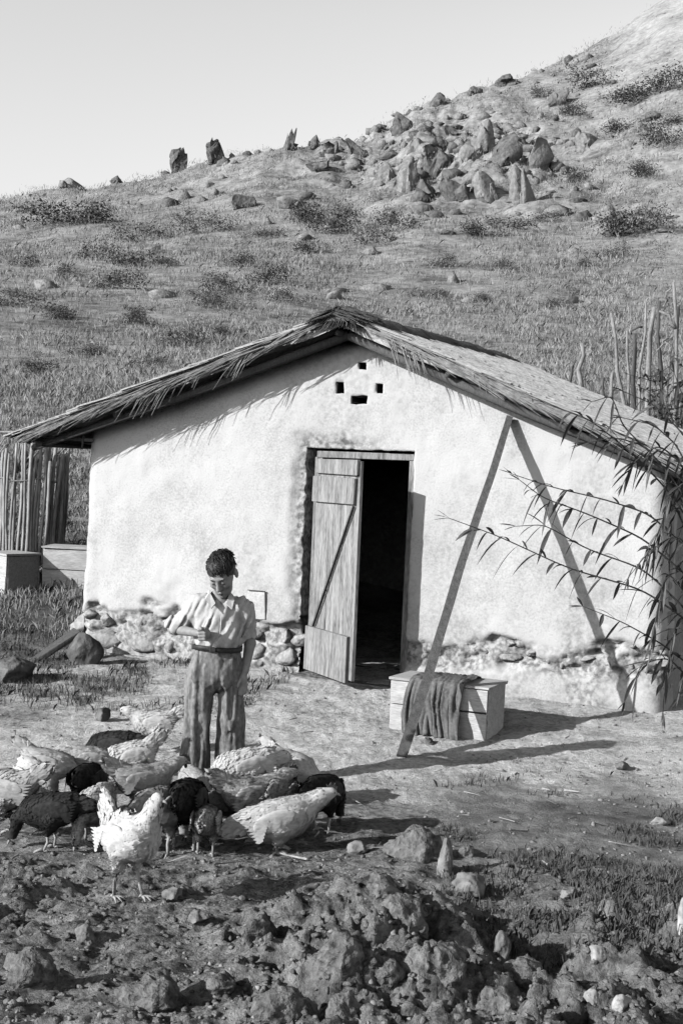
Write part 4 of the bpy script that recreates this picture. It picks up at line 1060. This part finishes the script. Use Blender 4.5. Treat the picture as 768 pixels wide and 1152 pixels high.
def grass(name, X, Y, Z, r, blades, h, wid, spread, m):
    n = len(X); k = blades; N = n * k
    ox = np.repeat(X, k) + r.normal(0, 1, N) * np.repeat(spread, k); oy = np.repeat(Y, k) + r.normal(0, 1, N) * np.repeat(spread, k); oz = np.repeat(Z, k)
    H = np.repeat(h, k) * r.uniform(.5, 1.25, N); a = r.uniform(0, 2 * math.pi, N); le = H * r.uniform(.2, 1.3, N); w_ = np.repeat(wid, k) * r.uniform(.6, 1.3, N)
    b_ = r.uniform(0, 2 * math.pi, N); cx, cy_ = np.cos(b_) * w_, np.sin(b_) * w_
    A = np.stack([ox - cx, oy - cy_, oz - .02], -1); B = np.stack([ox + cx, oy + cy_, oz - .02], -1)
    mx_, my_ = ox + np.cos(a) * le * .35, oy + np.sin(a) * le * .35
    C1 = np.stack([mx_ + cx * .7, my_ + cy_ * .7, oz + H * .6], -1); C0 = np.stack([mx_ - cx * .7, my_ - cy_ * .7, oz + H * .6], -1)
    T = np.stack([ox + np.cos(a) * le, oy + np.sin(a) * le, oz + H], -1)
    V = np.stack([A, B, C1, T, C0], 1).reshape(-1, 3); F = np.arange(5 * N).reshape(N, 5)
    return tag(link(name, mesh_np(name, V, F), m), kind='stuff')
# low grass of the yard: right foreground, along the footing, left corner
def ymask(X, Y):
    g = sstep(.44, .58, vn2(X * 1.1, Y * 1.1, 21) * .55 + vn2(X * 3.3, Y * 3.3, 22) * .45)
    m1 = g * sstep(.35, 1.0, X) * sstep(9.0, 8.0, Y) * sstep(4.6, 5.6, Y)
    m2 = sstep(-1.9, -2.6, X) * sstep(9.6, 11.6, Y) * (.25 + .75 * g)
    m3 = sstep(.5, .62, vn2(X * 2.2, Y * 2.2, 35)) * sstep(-.2, -.9, X) * sstep(10.3, 11.0, Y) * .9
    return np.clip(m1 + m2 + m3, 0, 1) * ~in_hut(X, Y)
X, Y, Z, r = scatter(30000, (-.32, .34), (4.4, 14.5), ymask, 9)
grass('yard_grass', X, Y, Z, r, 6, np.full(len(X), .034) + .03 * (Y > 9.5), np.full(len(X), .0030), np.full(len(X), .035), 'grass_yard')
# dry grass of the slope behind
def hmask(X, Y):
    e = (terrain(X, Y, False) - CAM[2]) / Y
    return (.30 + .70 * sstep(.40, .58, vn2(X * .22, Y * .16, 37) * .6 + vn2(X * .9, Y * .7, 38) * .4)) * ~in_hut(X, Y, .2) * (1 - .92 * sstep(.285, .32, e) * sstep(.16, .20, X / Y)) * np.clip(1.1 - sstep(.16, .26, e) * .2, 0, 1)
X, Y, Z, r = scatter(60000, (-.36, .38), (13.2, 106), hmask, 10)
grass('hillside_grass', X, Y, Z, r, 7, .055 + .0020 * Y - .0012 * np.maximum(Y - 50, 0), .0022 + .00016 * Y - .0001 * np.maximum(Y - 50, 0), .06 + .0045 * Y, 'grass_hill')

# ------------------------------------------------------------------ scrub on the slope
def shrub_meshes():
    out = []
    for v in range(6):
        r = np.random.default_rng(70 + v); n = 1500; c = r.normal(0, 1, (7, 3)) * np.array([.42, .36, .12]) + np.array([0, 0, .26])
        P = c[r.integers(0, 7, n)] + r.normal(0, .17, (n, 3)) * np.array([1, 1, .8]); P[:, 2] = np.abs(P[:, 2])
        a, b_ = r.normal(size=(n, 3)), r.normal(size=(n, 3)); a /= np.linalg.norm(a, axis=1)[:, None]; b_ /= np.linalg.norm(b_, axis=1)[:, None]
        s_ = r.uniform(.018, .045, (n, 1)); V = np.stack([P - a * s_, P + b_ * s_ * .5, P + a * s_, P - b_ * s_ * .5], 1).reshape(-1, 3)
        me = mesh_np('shrub', V, np.arange(4 * n).reshape(n, 4)); me.materials.append(M['scrub']); out.append(me)
    return out
SHR = shrub_meshes()
def shrub(px, py, wpx, name='shrub', label='low dark shrub growing on the hill slope', group='low dark shrubs on the slope', flat=.8):
    g = ground_hit(px, py); s = wpx * g[1] / FPX / .95
    o = bpy.data.objects.new(name, random.choice(SHR)); COL.objects.link(o); o.location = (g[0], g[1], g[2] - .03 * s); o.scale = (s, s, s * flat * random.uniform(.8, 1.3)); o.rotation_euler = (0, 0, random.uniform(0, 6.28))
    return tag(o, label, 'shrub', group)
rs = random.Random(3)
for px, py, w_ in [(105, 292, 34), (155, 272, 40), (150, 300, 44), (75, 312, 30), (190, 300, 26), (225, 262, 36), (60, 255, 60), (110, 252, 50), (130, 325, 40), (30, 300, 26), (260, 330, 36), (235, 345, 30), (300, 268, 30),
                   (345, 250, 40), (380, 262, 46), (350, 285, 30), (420, 275, 38), (455, 258, 36), (300, 320, 40), (330, 340, 30), (540, 265, 40), (575, 258, 44), (700, 265, 56), (740, 258, 40), (690, 290, 24), (655, 300, 20),
                   (500, 300, 24), (560, 305, 26), (620, 250, 24), (270, 300, 28), (20, 345, 40), (70, 360, 36), (150, 365, 30), (200, 388, 36), (100, 400, 30), (170, 410, 26), (40, 420, 30), (250, 378, 24), (620, 345, 22), (480, 335, 24), (545, 340, 20), (660, 100, 40), (700, 120, 46), (740, 105, 44), (690, 150, 36), (745, 165, 40), (640, 130, 26), (720, 200, 34), (650, 205, 26), (610, 110, 22), (760, 140, 30)]:
    shrub(px, py, w_)
# loose low scrub that reads as ground cover
X, Y, Z, r = scatter(2200, (-.34, .36), (22, 88), lambda X, Y: sstep(.48, .66, vn2(X * .25, Y * .18, 39) * .6 + vn2(X, Y, 40) * .4), 12)
Vs = []; base_c = [np.array([v.co[:] for v in me.vertices]) for me in SHR]
for i in range(len(X)):
    s_ = (.12 + .0085 * Y[i]) * r.uniform(.5, 1.3); Vb = base_c[i % 6].reshape(-1, 4, 3)[::9].reshape(-1, 3); a = r.uniform(0, 6.28)
    Vs.append(np.stack([Vb[:, 0] * math.cos(a) - Vb[:, 1] * math.sin(a), Vb[:, 0] * math.sin(a) + Vb[:, 1] * math.cos(a), Vb[:, 2] * .45], -1) * np.array([s_, s_, s_]) * 1.4 + [X[i], Y[i], Z[i]])
Vs = np.concatenate(Vs); tag(link('ground_cover', mesh_np('ground_cover', Vs, np.arange(len(Vs)).reshape(-1, 4)), 'scrub'), kind='stuff')

# ------------------------------------------------------------------ boulders of the hill
HB = [ # foot px, py, w, h, tone, label
 (199, 191, 20, 28, 'dark_rock', 'dark upright boulder on the left skyline, left of the square one'),
 (243, 182, 24, 28, 'dark_rock', 'square dark boulder on the left skyline'),
 (325, 166, 12, 24, 'dark_rock', 'thin dark rock pinnacle on the skyline left of the middle'),
 (352, 165, 14, 16, 'dark_rock', 'small rounded skyline rock right of the thin pinnacle'),
 (372, 172, 24, 16, 'dark_rock', 'low skyline rock above the pale ledge in the middle'),
 (400, 170, 22, 16, 'dark_rock', 'skyline rock left of the dip before the steep hill'),
 (80, 209, 30, 13, 'pale_rock', 'flat pale rock at the left end of the skyline'),
 (130, 203, 14, 9, 'dark_rock', 'small rock on the far left skyline'),
 (451, 146, 26, 24, 'dark_rock', 'dark boulder on the skyline where the hill steepens'),
 (490, 117, 22, 16, 'dark_rock', 'dark skyline boulder halfway up the steep hill'),
 (503, 111, 12, 12, 'dark_rock', 'small skyline rock touching the boulder halfway up'),
 (533, 104, 18, 10, 'dark_rock', 'low dark rock higher on the steep skyline'),
 (569, 95, 24, 14, 'dark_rock', 'highest dark rock on the steep skyline'),
 (627, 116, 24, 18, 'pale_rock', 'pale lone boulder on the upper right slope'),
 (543, 172, 26, 40, 'pale_rock', 'tall pale crag at the top of the outcrop'),
 (570, 184, 32, 36, 'dark_rock', 'dark crag between the tall pale one and the leaning slab'),
 (604, 186, 34, 32, 'pale_rock', 'pale leaning slab at the upper right of the outcrop'),
 (548, 226, 32, 34, 'pale_rock', 'pale block at the lower middle of the outcrop'),
 (588, 226, 28, 44, 'pale_rock', 'tall pale block at the lower right of the outcrop'),
 (514, 224, 34, 26, 'dark_rock', 'dark rock in the lower outcrop left of the pale block'),
 (492, 196, 34, 30, 'dark_rock', 'dark jagged rock in the left half of the outcrop'),
 (456, 214, 26, 38, 'pale_rock', 'pale pillar at the left end of the outcrop'),
 (470, 172, 24, 20, 'pale_rock', 'pale rock above the left half of the outcrop'),
 (432, 205, 24, 24, 'pale_rock', 'pale rock just left of the pillar of the outcrop'),
 (478, 222, 22, 22, 'dark_rock', 'small dark rock between the pillar and the lower outcrop'),
 (520, 182, 22, 22, 'pale_rock', 'pale rock left of the tall crag'),
 (660, 165, 26, 18, 'pale_rock', 'pale boulder on the open slope right of the outcrop'),
 (735, 132, 26, 10, 'dark_rock', 'dark flat rock high on the right slope'),
 (275, 232, 26, 16, 'dark_rock', 'dark rock on the left slope below the square skyline boulder'),
 (330, 232, 34, 14, 'pale_rock', 'pale ledge rock on the middle slope'),
 (360, 190, 30, 14, 'dark_rock', 'dark ledge rock under the small rounded skyline rock'),
 (300, 250, 14, 9, 'pale_rock', 'small pale stone on the left slope'),
 (170, 282, 18, 9, 'pale_rock', 'small pale stone among the shrubs on the left'),
 (418, 284, 18, 10, 'pale_rock', 'small pale stone among the shrubs in the middle'),
]
for i, (px, py, w_, h_, m_, la) in enumerate(HB):
    place_rock('boulder', px, py + 3, w_ * 1.1, h_ * 1.08, m_, la, 'boulder', seed=200 + i, depth=.8, sink=.5, sub=3, facets=16, rough=.18, rot=random.uniform(-.15, .15))
def scree_mask(X, Y):
    e = (terrain(X, Y, False) - CAM[2]) / Y; a = X / Y
    oc = np.exp(-(((a - .075) / .075) ** 2 + ((e - .232) / .028) ** 2)); return np.clip(oc + .20 * sstep(.17, .21, e) * sstep(.45, .7, vn2(X * .2, Y * .2, 42)) + .02, 0, 1)
X, Y, Z, r = scatter(6500, (-.32, .36), (40, 108), scree_mask, 13)
stones_stuff('scree', X, Y, Z - .10, r, .25, 'pale_rock', 3)
X, Y, Z, r = scatter(1800, (-.32, .36), (55, 108), scree_mask, 14)
stones_stuff('dark_scree', X, Y, Z - .14, r, .34, 'dark_rock', 4)

# ------------------------------------------------------------------ stake fence behind the hut
fr_ = at_depth(700, 480, 17.5)
sf = empty('stake_fence', (fr_[0], fr_[1], terrain(fr_[0], fr_[1]).item()), 0, 'rough fence of bare bleached stakes standing behind the right side of the roof', 'fence')
STK = [((654, 386), (653, 430), 5), ((647, 405), (640, 432), 3), ((689, 418), (687, 450), 4), ((687, 352), (701, 452), 4), ((713, 375), (712, 455), 5), ((726, 340), (719, 452), 3), ((735, 346), (728, 456), 6),
       ((762, 345), (760, 450), 5), ((741, 350), (762, 372), 3), ((758, 322), (745, 345), 2), ((710, 376), (722, 368), 2), ((776, 330), (774, 450), 5), ((705, 372), (706, 454), 3), ((741, 338), (743, 460), 4), ((757, 318), (759, 462), 4), ((738, 395), (751, 380), 2), ((678, 425), (679, 448), 3), ((790, 350), (786, 450), 5)]
for i, (t_, b_, w_) in enumerate(STK):
    D = 17.5 + .4 * math.sin(i * 2.1); T3 = at_depth(*t_, D); B3 = at_depth(*b_, D)
    pts = []
    if b_[1] > 400:
        zg = terrain(B3[0], B3[1]).item() - .2; dirn = (T3 - B3) / max(T3[2] - B3[2], .05); G3 = B3 + dirn * (zg - B3[2]) * .35; G3[2] = zg
        pts = [G3]
    pts += [B3, B3 * .65 + T3 * .35 + rng.normal(0, .02, 3), B3 * .3 + T3 * .7 + rng.normal(0, .02, 3), T3]
    rr = np.linspace(1.15, .75, len(pts)) * w_ * D / FPX / 2 * 1.15
    b = MB(); b.tube([p - np.array(sf.location) for p in pts], rr, 7); b.build('stake', 'stake' if i % 3 != 1 else 'old_wood', sf, True)

# ------------------------------------------------------------------ long leaved shrub at the right corner, and a bare bush behind
def leaf_quads(b, p, d, L, W, sag):
    d = d / np.linalg.norm(d); side = np.cross(d, [0, 0, 1.]) + rng.normal(0, .35, 3); side /= np.linalg.norm(side); up = np.cross(side, d); V = []
    for k in range(6):
        t = k / 5; c = p + d * L * t + np.array([0, 0, -sag * L * t * t]); w_ = W * (math.sin(math.pi * min(t * .92 + .06, 1)) ** .8) if k < 5 else .0004
        V += [c - side * w_ + up * .15 * w_, c - up * .25 * w_, c + side * w_ + up * .15 * w_]
    F = []
    for k in range(5): F += [(3 * k, 3 * k + 1, 3 * k + 4, 3 * k + 3), (3 * k + 1, 3 * k + 2, 3 * k + 5, 3 * k + 4)]
    b.add(V, F)
gp = ground_hit(800, 815); 
tree = empty('shrub', (gp[0], gp[1], gp[2]), 0, 'tall shrub with long narrow dark leaves reaching across the right end of the white wall', 'shrub')
o0 = np.array(tree.location)
BR = [ # branch polylines in the photo, deepest point first, with a depth for each end
 ([(775, 700), (722, 663), (640, 640), (560, 603), (505, 583)], 10.0, 9.55, 26),
 ([(775, 690), (724, 640), (660, 618), (612, 590), (580, 592)], 10.1, 9.8, 16),
 ([(775, 650), (722, 605), (660, 578), (610, 560), (584, 540)], 10.1, 9.75, 20),
 ([(775, 620), (730, 578), (680, 562), (620, 548), (575, 533)], 10.1, 9.7, 16),
 ([(785, 600), (745, 545), (705, 505), (660, 470), (615, 455)], 10.0, 9.8, 20),
 ([(785, 580), (742, 520), (700, 480), (688, 445), (665, 452)], 9.9, 9.7, 12),
 ([(790, 560), (760, 500), (735, 478), (700, 470)], 9.9, 9.7, 12),
 ([(790, 760), (745, 725), (700, 700), (655, 682)], 10.0, 9.8, 12),
 ([(790, 780), (752, 740), (722, 745), (702, 790)], 10.0, 9.8, 14),
 ([(790, 700), (750, 640), (738, 690), (730, 740)], 10.0, 9.8, 14),
 ([(790, 640), (755, 560), (735, 610), (722, 650)], 10.0, 9.85, 14),
 ([(795, 740), (760, 700), (748, 760), (745, 800)], 9.9, 9.8, 12),
 ([(800, 600), (770, 540), (752, 560), (742, 600)], 9.9, 9.8, 12),
 ([(800, 560), (785, 480), (765, 440), (758, 420)], 9.8, 9.7, 12),
 ([(790, 590), (750, 530), (722, 500), (690, 492), (660, 498)], 10.0, 9.8, 14),
 ([(795, 580), (765, 520), (740, 500), (712, 520), (700, 545)], 10.0, 9.8, 14),
 ([(795, 560), (770, 490), (735, 455), (700, 440)], 9.9, 9.75, 12),
 ([(795, 640), (760, 600), (728, 622), (706, 650)], 10.0, 9.85, 12),
]
stem_b = MB(); tp = np.array(at_depth(800, 560, 10.05)) - o0
for k in range(4):
    ox = rng.normal(0, .08, 3) * [1, 1, 0]; stem_b.tube([ox * .6, ox + tp * .4 + rng.normal(0, .03, 3), tp + ox * 2 + [0, 0, -.3 * (k % 2)]], [.03, .022, .012], 8)
stem_b.build('stem', 'stem', tree, True)
for poly, D0, D1, nl in BR:
    P_ = [np.array(at_depth(x, y, D0 + (D1 - D0) * i / (len(poly) - 1))) - o0 for i, (x, y) in enumerate(poly)]
    s_near = np.array([np.clip(P_[0][0], .0, .25), 0, max(P_[0][2] - .25, .1)]) ; P_ = [s_near] + P_
    tt = np.linspace(0, len(P_) - 1, 40); Q = np.stack([np.interp(tt, range(len(P_)), [p[i] for p in P_]) for i in range(3)], -1)
    for _ in range(4): Q[1:-1] = (Q[:-2] + Q[1:-1] * 2 + Q[2:]) / 4
    b = MB(); b.tube(list(Q), np.linspace(.009, .0025, 40), 6); br = b.build('branch', 'stem', tree, True)
    b = MB()
    nl = int(nl * 1.3)
    for i in range(nl):
        t = .14 + .78 * (i + rng.uniform(-.3, .3)) / nl; j = int(np.clip(t * 39, 1, 38)); d = Q[j + 1] - Q[j - 1]; d /= np.linalg.norm(d)
        sgn = 1 if i % 2 else -1
        ld = d * rng.uniform(.3, .8) + np.array([0, 0, 1]) * sgn * rng.uniform(.15, .85) + np.array([0, -1, 0]) * rng.uniform(-.6, .6) + np.array([0, 0, -.25])
        leaf_quads(b, Q[j], ld, rng.uniform(.09, .21), rng.uniform(.010, .022), rng.uniform(.1, .9))
    for i in range(3): leaf_quads(b, Q[-1], (Q[-1] - Q[-3]) / np.linalg.norm(Q[-1] - Q[-3]) + rng.normal(0, .3, 3), rng.uniform(.08, .13), .009, .1)
    b.build('leaves', 'leaf', br)

gp = ground_hit(770, 470, 40); D = 16.5; Xb = ray(770, 440)[0] * D
bush = empty('bush', (Xb, D, terrain(Xb, D).item()), 0, 'dark bare twigged bush at the right edge behind the hut', 'bush')
b = MB(); lv = MB()
for i in range(26):
    a = rng.uniform(0, 6.28); h = rng.uniform(1.2, 2.6); sp = rng.uniform(.1, .75)
    pts = [np.array([0, 0, 0]) + rng.normal(0, .05, 3) * [1, 1, 0], np.array([math.cos(a) * sp * .5, math.sin(a) * sp * .5, h * .5]) + rng.normal(0, .08, 3), np.array([math.cos(a) * sp, math.sin(a) * sp, h]) + rng.normal(0, .1, 3)]
    b.tube(pts, [.022, .013, .004], 6)
    for k in range(9):
        t = rng.uniform(.35, 1); p = pts[1] * (1 - t) + pts[2] * t; e = p + rng.normal(0, .14, 3); b.tube([p, e], [.006, .002], 4, False)
        for q_ in range(4): leaf_quads(lv, p + (e - p) * rng.random(), rng.normal(0, 1, 3), rng.uniform(.05, .11), .016, .2)
b.build('twigs', 'stem', bush, True); lv.build('leaves', 'leaf', bush)
